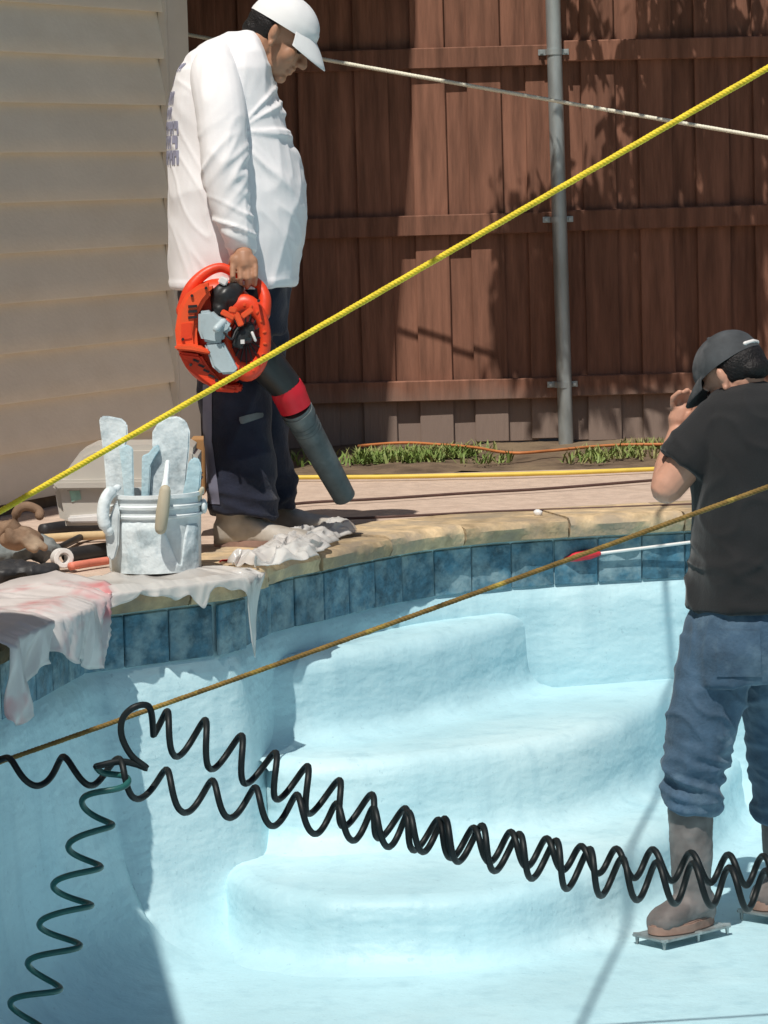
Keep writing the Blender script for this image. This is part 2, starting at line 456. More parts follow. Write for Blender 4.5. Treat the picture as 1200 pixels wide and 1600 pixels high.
# steps: plan curves of each nosing, swept with tread, rounded nose, riser and cove
def step(front, z, zl, name='step'):
    f = spline([Vector((p.x, p.y, 0)) for p in front], 10)
    n = len(f); V, F = [], []; h = z - zl
    pr = [(-.062, 0), (-.042, -.004), (-.022, -.014), (-.008, -.032), (0, -.060), (.004, -h * .55), (.008, -h + .075), (.018, -h + .042), (.038, -h + .018), (.070, -h + .004), (.11, -h - .003), (.14, -h - .03)]
    k = len(pr)
    for i in range(n):
        t = (f[min(n - 1, i + 1)] - f[max(0, i - 1)]).normalized(); nr = Vector((t.y, -t.x, 0))
        for d, dz in pr:
            q = f[i] + nr * d
            V.append(Vector((q.x, q.y, z + dz + .004 * nz((q.x * 3, q.y * 3, z * 7)))) + nr * (.005 * nz((q.x * 4, q.y * 4, (z + dz) * 4)) if dz < -.02 else 0))
    for i in range(n - 1):
        for q in range(k - 1): F.append((i * k + q, (i + 1) * k + q, (i + 1) * k + q + 1, i * k + q + 1))
    ids = [i * k for i in range(n)]
    far = [Vector((max(f[-1].x, .2), 11.3, z)), Vector((f[0].x, 11.3, z))]
    b0 = len(V); V += [V[a].copy() for a in ids] + far
    ids = list(range(b0, len(V)))
    for tri in geometry.tessellate_polygon([[Vector((V[a].x, V[a].y, 0)) for a in ids]]):
        F.append(tuple(ids[a] for a in tri))
    return put(name, new_mesh(name, V, F), M['plaster'], pool)
z1, z2, z3, zf = -.295, -.555, -.81, -1.0
step([G(360, 1045, z1), G(440, 1030, z1), G(530, 1018, z1), G(620, 1003, z1), G(700, 988, z1), G(760, 973, z1), G(800, 961, z1), G(840, 946, z1), G(880, 928, z1)], z1, z2)
step([G(360, 1150, z2), G(395, 1172, z2), G(430, 1186, z2), G(480, 1191, z2), G(560, 1188, z2), G(680, 1178, z2), G(800, 1164, z2), G(900, 1146, z2), G(960, 1127, z2), G(1010, 1104, z2), G(1050, 1080, z2), G(1085, 1055, z2), G(1110, 1030, z2)], z2, z3)
step([Cp + Vector((-.14, .30, 0)), Cp + Vector((-.10, .12, 0)), Cp + Vector((-.06, -.04, 0)), Cp + Vector((-.025, -.20, 0)), Cp + Vector((.015, -.34, 0)), Cp + Vector((.09, -.46, 0)), Cp + Vector((.19, -.53, 0)), G(520, 1404, z3), G(660, 1404, z3), G(790, 1392, z3), G(900, 1366, z3), G(990, 1330, z3), G(1050, 1292, z3), G(1100, 1250, z3), G(1140, 1205, z3), G(1165, 1160, z3)], z3, zf)

# waterline tiles, one by one
def along(s):
    s = s % aTOT
    i = int(np.searchsorted(arc, s, side='right')) - 1; j = (i + 1) % nO
    t = (s - arc[i]) / max(1e-9, (arc[j] if j else aTOT) - arc[i])
    return O[i].lerp(O[j], t), NI[i].lerp(NI[j], t).normalized()
TW = .152
tv, tf = box((0, 0, 0), (TW / 2 - .0018, .006, .0735))
tme = new_mesh('tile', tv, tf, False)
bm = bmesh.new(); bm.from_mesh(tme); bmesh.ops.bevel(bm, geom=bm.edges[:], offset=.003, segments=1, affect='EDGES'); bm.to_mesh(tme); bm.free()
tme.materials.append(M['tile'])
order = [aB - (k + .5) * TW for k in range(-int((arc[iE] - aB) / TW), 13)]
for s in order:
    p, nn = along(s)
    o = bpy.data.objects.new('tile', tme); COL.objects.link(o)
    ang = math.atan2(nn.y, nn.x) + math.pi / 2
    o.location = p + nn * (.003 + random.uniform(0, .002)) + Vector((0, 0, -.146))
    o.rotation_euler = (random.uniform(-.01, .01), random.uniform(-.008, .008), ang)
    adopt(o, pool)

# coping stones
s0 = aB - 2.3
send = arc[iE] + .3
joints = [s0]
pref = [along_s for along_s in ()]
while joints[-1] < send: joints.append(joints[-1] + random.choice((.37, .44, .52, .40)))
for ja, jb in zip(joints, joints[1:]):
    a, b = ja + .004, jb - .004; n = max(4, int((b - a) / .035)); V, F = [], []
    sh = random.uniform(-.004, .004); tone = random.random() * 50
    for i in range(n + 1):
        s = a + (b - a) * i / n
        p, nn = along(s)
        e = min(i, n - i) / n
        rough = [(.050, -.006), (.058, -.020), (.052, -.040), (.046, -.058), (.02, -.064)]
        pts = [(-.30, -.064), (-.30, sh * .3 + .003), (-.15, sh + .003), (.0, sh + .003), (.034, .001 + sh)]
        for d, z in pts + rough:
            q = p + nn * d + Vector((0, 0, z))
            if d > .01 and z < 0:
                w1 = nz((q.x * 17 + tone, q.y * 17, q.z * 30)); w2 = nz((q.x * 45 + tone, q.y * 45, q.z * 60))
                q += nn * (.014 * w1 + .006 * w2)
            elif d > .01:
                q += nn * .010 * nz((q.x * 12 + tone, q.y * 12, 3))
            V.append(q)
    k = 10
    for i in range(n):
        for q in range(k): F.append((i * k + q, (i + 1) * k + q, (i + 1) * k + (q + 1) % k, i * k + (q + 1) % k))
    F.append(tuple(range(k))); F.append(tuple(range((n + 1) * k - 1, n * k - 1, -1)))
    me = new_mesh('coping_stone', V, F)
    try: me.set_sharp_from_angle(angle=math.radians(38))
    except Exception: pass
    put('coping_stone', me, M['coping'], pool)

# ================================================================== DECK, GROUND
def ring_sheet(outer, hole, z, name, m):
    tris = geometry.tessellate_polygon([[Vector((p[0], p[1], 0)) for p in outer], [Vector((p[0], p[1], 0)) for p in hole]])
    allp = [Vector((p[0], p[1], z)) for p in list(outer) + list(hole)]
    o = put(name, new_mesh(name, allp, tris, False), m); tag(o, kind='structure'); return o
YB = 12.28
hole = [O[i] - NI[i] * .22 for i in range(0, nO, 4)]
dk = [(-6, 1.7), (4.5, 1.7), (4.5, YB), (-6, YB)]
ring_sheet(dk, hole, -.008, 'pool_deck', M['deck'])
V, F = box((-.75, YB - .05, -.08), (5.25, .05, .068)); tag(put('deck_edge', new_mesh('deck_edge', V, F, False), M['deck']), kind='structure')
gm = [(-80, -60), (80, -60), (80, 120), (-80, 120)]
ring_sheet(gm, [(-5.8, 1.9), (4.3, 1.9), (4.3, YB - .1), (-5.8, YB - .1)], -.05, 'ground', mat('lawn', (.07, .095, .03), .95, .35, 9, col2=(.13, .11, .06), c2=.42, bump=1, bscale=30))
# soil bed along the fence, lumpy
nx, ny = 120, 14; V, F = [], []
for j in range(ny + 1):
    for i in range(nx + 1):
        x = -3 + 6.5 * i / nx; y = YB + .005 + (13.75 - YB) * j / ny
        V.append((x, y, -.012 + .018 * noise.fractal(Vector((x * 4, y * 4, 1)), 1, 2, 4) + .03 * (j / ny)))
for j in range(ny):
    for i in range(nx): F.append((j * (nx + 1) + i, j * (nx + 1) + i + 1, (j + 1) * (nx + 1) + i + 1, (j + 1) * (nx + 1) + i))
tag(put('soil_bed', new_mesh('soil_bed', V, F), M['soil']), kind='structure')

# grass and weeds on the bed
rg = random.Random(3); V, F = [], []
def blade(x, y, h, w, ln, a):
    b0 = Vector((x, y, 0)); d = Vector((math.cos(a), math.sin(a), 0)); sd_ = Vector((-d.y, d.x, 0)) * w
    k = len(V)
    V.extend([b0 - sd_, b0 + sd_, b0 + d * ln * .4 + Vector((0, 0, h * .65)) + sd_ * .8, b0 + d * ln * .4 + Vector((0, 0, h * .65)) - sd_ * .8, b0 + d * ln + Vector((0, 0, h))])
    F.extend([(k, k + 1, k + 2, k + 3), (k + 3, k + 2, k + 4)])
clumps = [(630, 716, .20, 700), (700, 713, .12, 420), (590, 722, .12, 260), (655, 722, .10, 240), (760, 722, .12, 60), (950, 714, .14, 240), (1005, 702, .10, 150), (915, 722, .10, 60), (500, 722, .25, 120), (1100, 712, .3, 160), (735, 706, .12, 70)]
for (u, v, r, n) in clumps:
    c = G(u, v, 0)
    for _ in range(n):
        a = rg.random() * 6.28; rr = r * math.sqrt(rg.random())
        x, y = c.x + math.cos(a) * rr, c.y + math.sin(a) * rr * .9
        if YB + .02 < y < 13.36: blade(x, y, rg.uniform(.012, .055), rg.uniform(.002, .006), rg.uniform(.01, .06), rg.random() * 6.28)
go = put('grass', new_mesh('grass', V, F, False), M['grass'])
tag(go, 'short green weeds and grass growing along the fence foot', 'grass', kind='stuff')

# ================================================================== FENCE
FY = 13.40
fence = empty('board_fence', (0, FY, 0), 'tall brown stained board fence with horizontal rails behind the deck', 'fence')
def shared_box(name, hx, hy, hz, m, bev=.003):
    v, f = box((0, 0, 0), (hx, hy, hz)); me = new_mesh(name, v, f, False)
    bm = bmesh.new(); bm.from_mesh(me); bmesh.ops.bevel(bm, geom=bm.edges[:], offset=bev, segments=1, affect='EDGES'); bm.to_mesh(me); bm.free()
    me.materials.append(m); return me
bf = shared_box('board', .070, .009, 1.25, M['fence'])
bb = shared_box('board', .078, .009, 1.25, M['fence'])
xf0 = P(769, 660, FY).x
pitch = .236
for k in range(-12, 14):
    x = xf0 + k * pitch
    for me, dx, dy in ((bf, 0, .009), (bb, pitch / 2, .030)):
        o = bpy.data.objects.new('board', me); COL.objects.link(o)
        o.location = (x + dx + random.uniform(-.005, .005), FY + dy + random.uniform(-.002, .002), 1.265 + random.uniform(-.012, .012))
        o.rotation_euler = (0, random.uniform(-.003, .003), random.uniform(-.012, .012)); adopt(o, fence)
zr = [P(700, 91, FY).z, P(690, 352, FY).z, P(690, 609, FY).z, P(700, 91, FY).z + .70]
xp = P(872, 350, FY).x
for q, z in enumerate(zr):
    for xa, xb, dz in ((xp - 2.44, xp - .012, 0), (xp + .03, xp + 2.44, .012 - .004 * q)):
        me = shared_box('rail', (xb - xa) / 2, .016, .043, M['fence'], .004)
        o = bpy.data.objects.new('rail', me); COL.objects.link(o); o.location = ((xa + xb) / 2, FY - .017, z + dz); o.rotation_euler = (0, random.uniform(-.003, .003), 0); adopt(o, fence)
# steel posts with brackets
for px_ in (xp, xp - 2.44, xp + 2.44):
    ps = tube([(px_ + (.012 if px_ == xp else 0), FY - .066, -.2), (px_ - .012 if px_ == xp else px_, FY - .066, 2.55)], .031, 20, True, False)
    pst = solid('post', [ps], M['steel'], fence)
    for z in zr:
        c = Vector((px_ - .004 + .006 * (1.2 - z), FY - .066, z + .012))
        rg_ = tube([c + Vector((0, 0, -.012)), c + Vector((0, 0, .012))], .0345, 20, True, False)
        tabs = [box(c + Vector((sx * .047, .026, 0)), (.016, .003, .012)) for sx in (-1, 1)]
        bolts = [box(c + Vector((sx * .05, .016, 0)), (.006, .010, .006)) for sx in (-1, 1)]
        solid('bracket', [rg_] + tabs + bolts, M['steel'], pst)

# ================================================================== HOUSE
WA = P(262, 300, 12.15); WB = P(0, 300, 11.12)
wd = Vector((WA.x - WB.x, WA.y - WB.y, 0)).normalized(); wn = Vector((wd.y, -wd.x, 0))
corner = Vector((WA.x, WA.y, 0))
house = empty('house', corner, 'house wall clad in beige horizontal siding with pale corner board', 'house')
def along_wall(s, off, z): return corner - wd * s + wn * off + Vector((0, 0, z))
LW = 9.0
core = [along_wall(s_, -o_, z_) for z_ in (-.05, 4.05) for s_, o_ in ((.0, .02), (LW, .02), (LW, 7), (.0, 7))]
solid('wall', [(core, [(0, 1, 2, 3), (7, 6, 5, 4), (0, 4, 5, 1), (1, 5, 6, 2), (2, 6, 7, 3), (3, 7, 4, 0)])], M['siding'], house, False)
zb = P(0, 786, 11.12).z; EX = .1735
for k in range(16):
    z = zb + k * EX
    if z > 2.6: break
    V, F = [], []
    ns = 40
    for i in range(ns + 1):
        s_ = .012 + (LW - .02) * (i / ns) ** 1.6
        wv = .0015 * nz((s_ * 2, k * 3.1, 0))
        for o_, dz in ((.0, .002), (.030 + wv, .0), (.032 + wv, .007), (.026 + wv, .06), (.004, EX + .004), (.0, EX + .004)):
            V.append(along_wall(s_, o_ - .018, z + dz + .001 * nz((s_ * 1.5, k, 4))))
    kk = 6
    for i in range(ns):
        for q in range(kk): F.append((i * kk + q, (i + 1) * kk + q, (i + 1) * kk + (q + 1) % kk, i * kk + (q + 1) % kk))
    F += [tuple(range(kk)), tuple(range((ns + 1) * kk - 1, ns * kk - 1, -1))]
    me = new_mesh('siding_board', V, F, True)
    me.set_sharp_from_angle(angle=math.radians(30))
    put('siding_board', me, M['siding'], house)
def wallbox(s0_, s1_, o0, o1, z0, z1_):
    v = [along_wall(s_, o_, z_) for z_ in (z0, z1_) for s_, o_ in ((s0_, o0), (s1_, o0), (s1_, o1), (s0_, o1))]
    return v, [(0, 1, 2, 3), (7, 6, 5, 4), (0, 4, 5, 1), (1, 5, 6, 2), (2, 6, 7, 3), (3, 7, 4, 0)]
solid('corner_board', [wallbox(-.16, .0, -.06, .022, -.02, 4.0)], M['trimw'], house, False, .004)
solid('channel', [wallbox(.002, .016, -.01, .026, -.02, 4.0)], M['trimw'], house, False, .003)
solid('foundation', [wallbox(-.13, LW, -.06, -.012, -.04, zb + .01)], M['soil'], house, False)
OV = .50; HE = 1.40
rf = [along_wall(s_, o_, z_) for s_, o_, z_ in ((-.30, OV, 2.62 + HE), (LW + .3, OV, 2.62 + HE), (LW + .3, -3.5, 4.5 + HE), (-.30, -3.5, 4.5 + HE), (-.30, OV, 2.80 + HE), (LW + .3, OV, 2.80 + HE), (LW + .3, -3.5, 4.66 + HE), (-.30, -3.5, 4.66 + HE))]
solid('roof', [(rf, [(0, 1, 2, 3), (7, 6, 5, 4), (0, 4, 5, 1), (1, 5, 6, 2), (2, 6, 7, 3), (3, 7, 4, 0)])], M['roof'], house, False)
gb = [along_wall(s_, o_, z_) for s_, o_, z_ in ((0, -.03, 2.74 + HE), (0, -3.5, 4.55 + HE), (0, -7, 2.74 + HE), (.2, -.03, 2.74 + HE), (.2, -3.5, 4.55 + HE), (.2, -7, 2.74 + HE))]
solid('gable', [(gb, [(0, 1, 2), (5, 4, 3), (0, 3, 4, 1), (1, 4, 5, 2), (2, 5, 3, 0)])], M['siding'], house, False)
rf2 = [along_wall(s_, o_, z_) for s_, o_, z_ in ((-.30, -7.3, 2.62 + HE), (LW + .3, -7.3, 2.62 + HE), (LW + .3, -3.5, 4.5 + HE), (-.30, -3.5, 4.5 + HE), (-.30, -7.3, 2.80 + HE), (LW + .3, -7.3, 2.80 + HE), (LW + .3, -3.5, 4.66 + HE), (-.30, -3.5, 4.66 + HE))]
solid('roof', [(rf2, [(0, 1, 2, 3), (7, 6, 5, 4), (0, 4, 5, 1), (1, 5, 6, 2), (2, 6, 7, 3), (3, 7, 4, 0)])], M['roof'], house, False)
def wedge(pts, z0, z1_):
    n_ = len(pts); v = [Vector((p[0], p[1], z0)) for p in pts] + [Vector((p[0], p[1], z1_)) for p in pts]
    return v, [tuple(range(n_)), tuple(range(2 * n_ - 1, n_ - 1, -1))] + [(i, (i + 1) % n_, n_ + (i + 1) % n_, n_ + i) for i in range(n_)]
bz = [along_wall(-.10, .33, 0), along_wall(-1.42, .33, 0), along_wall(-1.42, .33, 0) + Vector((-4, 0, 0)), along_wall(-.10, -4, 0)]
solid('fence_shade_slab', [wedge([(p.x, min(p.y, 13.38)) for p in bz], 1.99, 2.10)], M['roof'], house, False)  # unseen slab added to keep sky light off the shaded fence
solid('pool_shade_slab', [wedge([(-.95, 4.0), (-1.18, 5.9), (-1.29, 6.74), (-2.5, 6.74), (-2.5, 4.0)], 2.60, 2.74)], M['roof'], house, False)  # unseen slab added to cast the slanted shade edge in the pool
for q_ in ((-1.65, 6.3), (-2.4, 6.3), (-2.4, 4.2), (-1.70, 4.2)):
    solid('shade_slab_post', [box((q_[0], q_[1], 1.29), (.05, .05, 1.31))], M['trimw'], house, False, .004)  # unseen posts holding up the added shade slab
solid('soffit', [wallbox(-.30, LW + .3, -.02, OV - .01, 2.60 + HE, 2.615 + HE)], M['trimw'], house, False)

# ================================================================== ROPES AND HOSES
def rope(name, a, b, r, m, label, cat, sag=0.0, seg=240, turns=28):
    a, b = Vector(a), Vector(b); ax = (b - a).normalized(); n1 = ax.orthogonal().normalized(); n2 = ax.cross(n1)
    parts = []; L = (b - a).length
    for k in range(3):
        pts = []
        for i in range(seg + 1):
            t = i / seg; ph = 2 * math.pi * (turns * L * t + k / 3)
            pts.append(a.lerp(b, t) + Vector((0, 0, -sag * 4 * t * (1 - t))) + (n1 * math.cos(ph) + n2 * math.sin(ph)) * r * .34)
        parts.append(tube(pts, r * .68, 6, True, False))
    V, F = join(parts)
    o = put(name, new_mesh(name, V, F), m)
    if label: tag(o, label, cat)
    return o
def ext(a, b, ta, tb): return a + (b - a) * ta, a + (b - a) * tb
a, b = ext(P(0, 799, 6.9), P(1200, 106, 6.7), -.30, 2.0)
rope('yellow_rope', a, b, .0069, M['rope_y'], 'bright yellow rope stretched steeply up to the right across the blower', 'rope', seg=1500, turns=42)
a, b = ext(P(0, 1187, 6.6), P(1200, 752, 6.4), -.22, 1.7)
rope('shade_brown_rope', a, b, .0055, M['rope_b'], 'dull brownish yellow rope stretched low across the pool in front of the steps', 'rope', sag=.012, seg=1300, turns=42)
a, b = ext(P(505, 88, 12.85), P(1200, 210, 12.7), -.75, 1.9)
rope('white_rope', a, b, .0085, M['rope_w'], 'thin white rope sloping down to the right in front of the fence', 'rope', sag=.015, seg=700, turns=30)

def lay(name, uvs, r, m, label, cat, wob=.006, z=None):
    pts = spline([G(u, v, (r if z is None else z)) for u, v in uvs], 12)
    pts = [p + Vector((0, wob * nz((p.x * 5, p.y * 5, 2)), 0)) for p in pts]
    o = put(name, new_mesh(name, *tube(pts, r, 8)), m); return tag(o, label, cat)
lay('garden_hose', [(300, 752), (380, 748), (460, 746), (600, 745), (760, 742), (900, 738), (1020, 733), (1200, 724), (1400, 716)], .0085, M['hose_y'], 'yellow hose lying along the back edge of the deck', 'hose')
lay('garden_hose', [(380, 792), (440, 789), (500, 784), (600, 779), (720, 771), (860, 763), (1000, 752), (1200, 736), (1400, 722)], .0052, M['hose_b'], 'dark brown hose lying on the deck just in front of the yellow hose', 'hose')
lay('garden_hose', [(470, 812), (575, 809), (660, 805), (780, 799), (900, 795), (1030, 790), (1200, 783), (1400, 776)], .0045, M['hose_b'], 'dark brown hose lying on the deck nearest the pool coping', 'hose')
lay('extension_cord', [(560, 697), (620, 692), (680, 694), (740, 699), (800, 708), (860, 704), (950, 696), (1050, 694), (1200, 692)], .006, M['cord_o'], 'orange cord lying in the weeds at the foot of the fence', 'cord', .03, .035)
# unseen cable added to cast a thin line of shade down the steps
c0 = P(1045, 980, 10.5); c0 = c0 - SUND * ((2.35 - c0.z) / -SUND.z); az = Vector((math.sin(math.radians(11)), math.cos(math.radians(11)), 0))
pts = [c0 + az * t + Vector((0, 0, .02 * (t / 4) ** 2)) for t in np.linspace(-9, 6, 40)]
tag(put('shade_line_cable', new_mesh('shade_line_cable', *tube(pts, .008, 8)), M['cable']), 'unseen black cable added above the pool to cast a line of shade', 'cable')

# coiled hose: helices about drooping centre lines
def helix(pts, radii, pitch, r, phase=0, tilt=0.0, n=10):
    c = spline(pts, 30); fr = frames(c); rad = vspline(radii, 30)
    out = []; ph = phase; acc_ = 0
    dense = []
    for i in range(len(c) - 1):
        m_ = 6
        for q in range(m_):
            t = q / m_
            p = c[i].lerp(c[i + 1], t); rr = rad[i] + (rad[i + 1] - rad[i]) * t
            dense.append((p, fr[i], rr, (c[i + 1] - c[i]).length / m_))
    for p, f, rr, dl in dense:
        acc_ += dl; pt_ = pitch if not isinstance(pitch, tuple) else pitch[0] + (pitch[1] - pitch[0]) * min(1, acc_ / pitch[2])
        pt_ *= 1 + .10 * nz((acc_ * 5, 7, 1)); rr *= 1 + .22 * nz((acc_ * 6, phase * 5, 4)); p = p + Vector((0, 0, .010 * nz((acc_ * 4, phase, 8))))
        ph += dl / pt_ * 2 * math.pi
        tx = f[0].cross(f[1])
        out.append(p + (f[0] * math.cos(ph) + f[1] * math.sin(ph)) * rr + tx * tilt * rr * math.sin(ph + .6))
    return out
coil = empty('coiled_hose', P(600, 1290, 6.3), 'black coiled air hose stretched across the front of the pool', 'hose')
CY = 6.3
h1 = helix([P(-60, 1165, CY), P(0, 1195, CY), P(60, 1205, CY), P(150, 1205, CY), P(240, 1228, CY), P(340, 1250, CY), P(450, 1272, CY), P(560, 1288, CY), P(680, 1307, CY), P(800, 1334, CY), P(980, 1374, CY), P(1150, 1388, CY), P(1330, 1402, CY)],
           [.022, .022, .026, .03, .034, .036, .036, .036, .038, .041, .041, .042, .042], (.125, .0735, .8), .0068, 1.2, -.15)
solid('hose_run', [tube(h1, .0068, 9)], M['coil'], coil)
h2 = helix([P(238, 1140, CY + .03), P(300, 1158, CY + .03), P(380, 1188, CY + .03), P(470, 1228, CY + .03), P(560, 1266, CY + .03), P(690, 1308, CY + .03), P(830, 1332, CY + .03), P(940, 1345, CY + .03), P(1110, 1357, CY + .03), P(1330, 1372, CY + .03)],
           [.040, .042, .043, .044, .040, .034, .031, .029, .029, .029], .0735, .0068, 4.2, -.13)
h3 = helix([P(170, 1190, CY - .03), P(172, 1225, CY - .03), P(150, 1275, CY - .03), P(130, 1345, CY - .03), P(108, 1415, CY - .03), P(88, 1485, CY - .03), P(62, 1545, CY - .03), P(36, 1600, CY - .03), P(6, 1665, CY - .03)],
           [.030, .038, .040, .040, .040, .041, .041, .041, .041], .0885, .0068, 3.3, -.46)
lp = [h3[0], P(186, 1190, CY - .01), P(212, 1194, CY), P(229, 1200, CY), P(205, 1180, CY), P(190, 1150, CY), P(192, 1122, CY), P(212, 1104, CY), P(234, 1106, CY + .02)]
d0 = h2[0]
solid('hose_run', [tube(spline(lp + [d0], 8)[:-1] + h2, .0068, 9)], M['coil'], coil)
solid('hose_run', [tube(h3, .0064, 9)], M['coilg'], coil)

# ================================================================== PEOPLE
def head_parts(Mx):
    """head in local axes: x forward, y left, z up"""
    R3 = Mx.to_3x3()
    def E(c, r, ry=0): return ell(Mx @ Vector(c), r, 18, 12, R3 @ Matrix.Rotation(ry, 3, 'Y'))
    parts = [E((-.012, 0, .03), (.098, .077, .085)), E((.035, 0, -.03), (.058, .060, .075)), E((.026, 0, -.075), (.058, .052, .042)), E((.072, 0, -.102), (.022, .026, .019)),
             E((.074, 0, .022), (.02, .05, .014)), E((.09, 0, -.058), (.012, .026, .008)), E((.087, 0, -.074), (.012, .022, .009))]
    parts.append(tube([Mx @ Vector((.085, 0, .012)), Mx @ Vector((.103, 0, -.016)), Mx @ Vector((.112, 0, -.032))], [.009, .012, .015], 10))
    for s in (-1, 1):
        parts += [E((.10, s * .012, -.037), (.012, .010, .009)), E((.058, s * .04, -.03), (.026, .022, .03)),
                  E((-.006, s * .077, -.006), (.017, .008, .030), -.25), E((-.010, s * .085, .004), (.012, .007, .022), -.25), E((.002, s * .080, -.034), (.009, .008, .010))]
    return parts
def eyes(Mx, parent):
    for s in (-1, 1):
        solid('eye', [ell(Mx @ Vector((.083, s * .03, -.002)), (.010, .012, .009), 10, 8)], M['eye'], parent)
def cap(Mx, m, parent, brim_len=.075, droop=.02, tilt=.0):
    V, F = [], []; n, k = 48, 14
    def pt(i, j, gr):
        ph = 2 * math.pi * i / n; th = (math.pi / 2 * 1.04) * j / k
        seam = .0012 * abs(math.sin(3 * ph)) ** .3
        wr = .002 * nz((math.cos(ph) * 2, math.sin(ph) * 2, j * .3))
        a, b, c = .113 + gr, .091 + gr, .098 + gr
        sx = math.sin(th) ** .92
        return Mx @ Vector((-.006 + (a + seam + wr) * sx * math.cos(ph), (b + seam + wr) * sx * math.sin(ph), .036 + c * math.cos(th) + (.006 * math.cos(ph) if j > 10 else 0)))
    for gr in (0, -.004):
        for j in range(k + 1):
            for i in range(n): V.append(pt(i, j, gr))
    off = (k + 1) * n
    for j in range(k):
        for i in range(n):
            q = (j * n + i, j * n + (i + 1) % n, (j + 1) * n + (i + 1) % n, (j + 1) * n + i)
            F.append(q); F.append(tuple(off + x for x in reversed(q)))
    for i in range(n): F.append((k * n + i, k * n + (i + 1) % n, off + k * n + (i + 1) % n, off + k * n + i))
    c = solid('cap', [(V, F)], m, parent)
    V, F = [], []; na, nr_ = 20, 8
    for sd_ in (0, 1):
        for i in range(na + 1):
            ph = math.radians(-62 + 124 * i / na)
            for j in range(nr_ + 1):
                t = j / nr_
                base = Vector((-.006 + .112 * math.cos(ph), .0905 * math.sin(ph), .034))
                ex = brim_len * max(.12, math.cos(ph * 1.25)) * t
                p = base + Vector((ex * .90, base.y * .12 * t, -ex * tilt))
                p.z += .008 - .20 * (p.y ** 2) / .09 * (.5 + .5 * t) - droop * t * t + .008 * (1 - t) - (.004 if sd_ else 0)
                V.append(Mx @ p)
    w_ = nr_ + 1; off = (na + 1) * w_
    for i in range(na):
        for j in range(nr_):
            q = (i * w_ + j, (i + 1) * w_ + j, (i + 1) * w_ + j + 1, i * w_ + j + 1)
            F.append(q); F.append(tuple(off + x for x in reversed(q)))
    for i in range(na): F.append((i * w_ + nr_, (i + 1) * w_ + nr_, off + (i + 1) * w_ + nr_, off + i * w_ + nr_)); F.append((i * w_, off + i * w_, off + (i + 1) * w_, (i + 1) * w_))
    for e in (0, na):
        for j in range(nr_): F.append((e * w_ + j, e * w_ + j + 1, off + e * w_ + j + 1, off + e * w_ + j))
    solid('brim', [(V, F)], m, c)
    solid('button', [ell(Mx @ Vector((-.006, 0, .135)), (.009, .009, .005), 10, 6)], m, c)
    return c
def axes(fwd, up, origin):
    x = Vector(fwd).normalized(); z = Vector(up); z = (z - x * z.dot(x)).normalized(); y = z.cross(x)
    m = Matrix((x, y, z)).transposed().to_4x4(); m.translation = origin; return m
def ringv(v, u0, u1, Y, wy, p=2.8, n=44):
    c = P((u0 + u1) / 2, v, Y); return ering(c, (1, 0, 0), (0, 1, 0), (u1 - u0) / 2 * Y / FPX, wy, n, p)
def scale_rings(rings, f):
    out = []
    for r in rings:
        c = sum(r, Vector()) / len(r); out.append([c + (p - c) * f for p in r])
    return out

# ---- worker on the deck, in profile facing right
Y1 = 10.0
m1 = empty('person', G(400, 835), 'worker in white long sleeved shirt and white cap carrying an orange blower', 'person')
pit = math.radians(36)
H1 = axes((math.cos(pit), -.10, -math.sin(pit)), (math.sin(pit), 0, math.cos(pit)), P(436, 57, Y1))
tor = [ringv(52, 358, 400, Y1, .062), ringv(64, 325, 408, Y1, .12), ringv(84, 296, 416, Y1, .18), ringv(110, 279, 424, Y1, .212), ringv(150, 269, 432, Y1, .222), ringv(200, 265, 447, Y1, .225),
       ringv(250, 265, 463, Y1, .232), ringv(290, 265, 474, Y1, .238), ringv(330, 265, 478, Y1, .240), ringv(370, 266, 475, Y1, .238), ringv(410, 267, 468, Y1, .234), ringv(447, 268, 462, Y1, .230)]
arm_r = [P(338, 118, 9.86), P(345, 170, 9.765), P(349, 250, 9.72), P(358, 310, 9.715), P(372, 360, 9.71), P(380, 392, 9.71)]
arm_l = [P(352, 118, 10.16), P(362, 180, 10.22), P(368, 255, 10.24), P(392, 330, 10.22), P(412, 392, 10.16)]
Q = lambda u, v, y: P(u, v, y)
body = head_parts(H1)
body.append(tube([H1 @ Vector((-.03, 0, -.02)), P(400, 78, Y1), P(375, 110, Y1)], [.062, .066, .09], 16))
body.append(loft(scale_rings(tor[1:], .86)))
body.append(tube(arm_r, [.062, .052, .044, .04, .032, .027], 14))
body.append(tube(arm_l, [.062, .052, .044, .034, .027], 14))
# right hand round the blower handle
body.append(tube([P(380, 393, 9.705), P(381, 402, 9.680), P(382, 412, 9.670)], [.027, .030, .026], 14))
body.append(ell(P(372, 409, 9.668), (.026, .015, .024)))
body.append(ell(P(391, 410, 9.668), (.024, .015, .024)))
for i, u in enumerate((363.5, 375.5, 387.5, 399)):
    dv = (0, 3, 3, 0)[i]
    body.append(tube([P(u, 416, 9.662), P(u, 432 + dv, 9.650), P(u - 1, 444 + dv, 9.668), P(u - 2, 446 + dv, 9.70), P(u - 2, 436 + dv, 9.725)], [.0100, .0088, .0084, .0080, .0075], 10))
body.append(tube([P(366, 404, 9.685), P(362, 412, 9.71), P(370, 420, 9.732), P(382, 424, 9.735)], [.015, .0125, .011, .0095], 10))
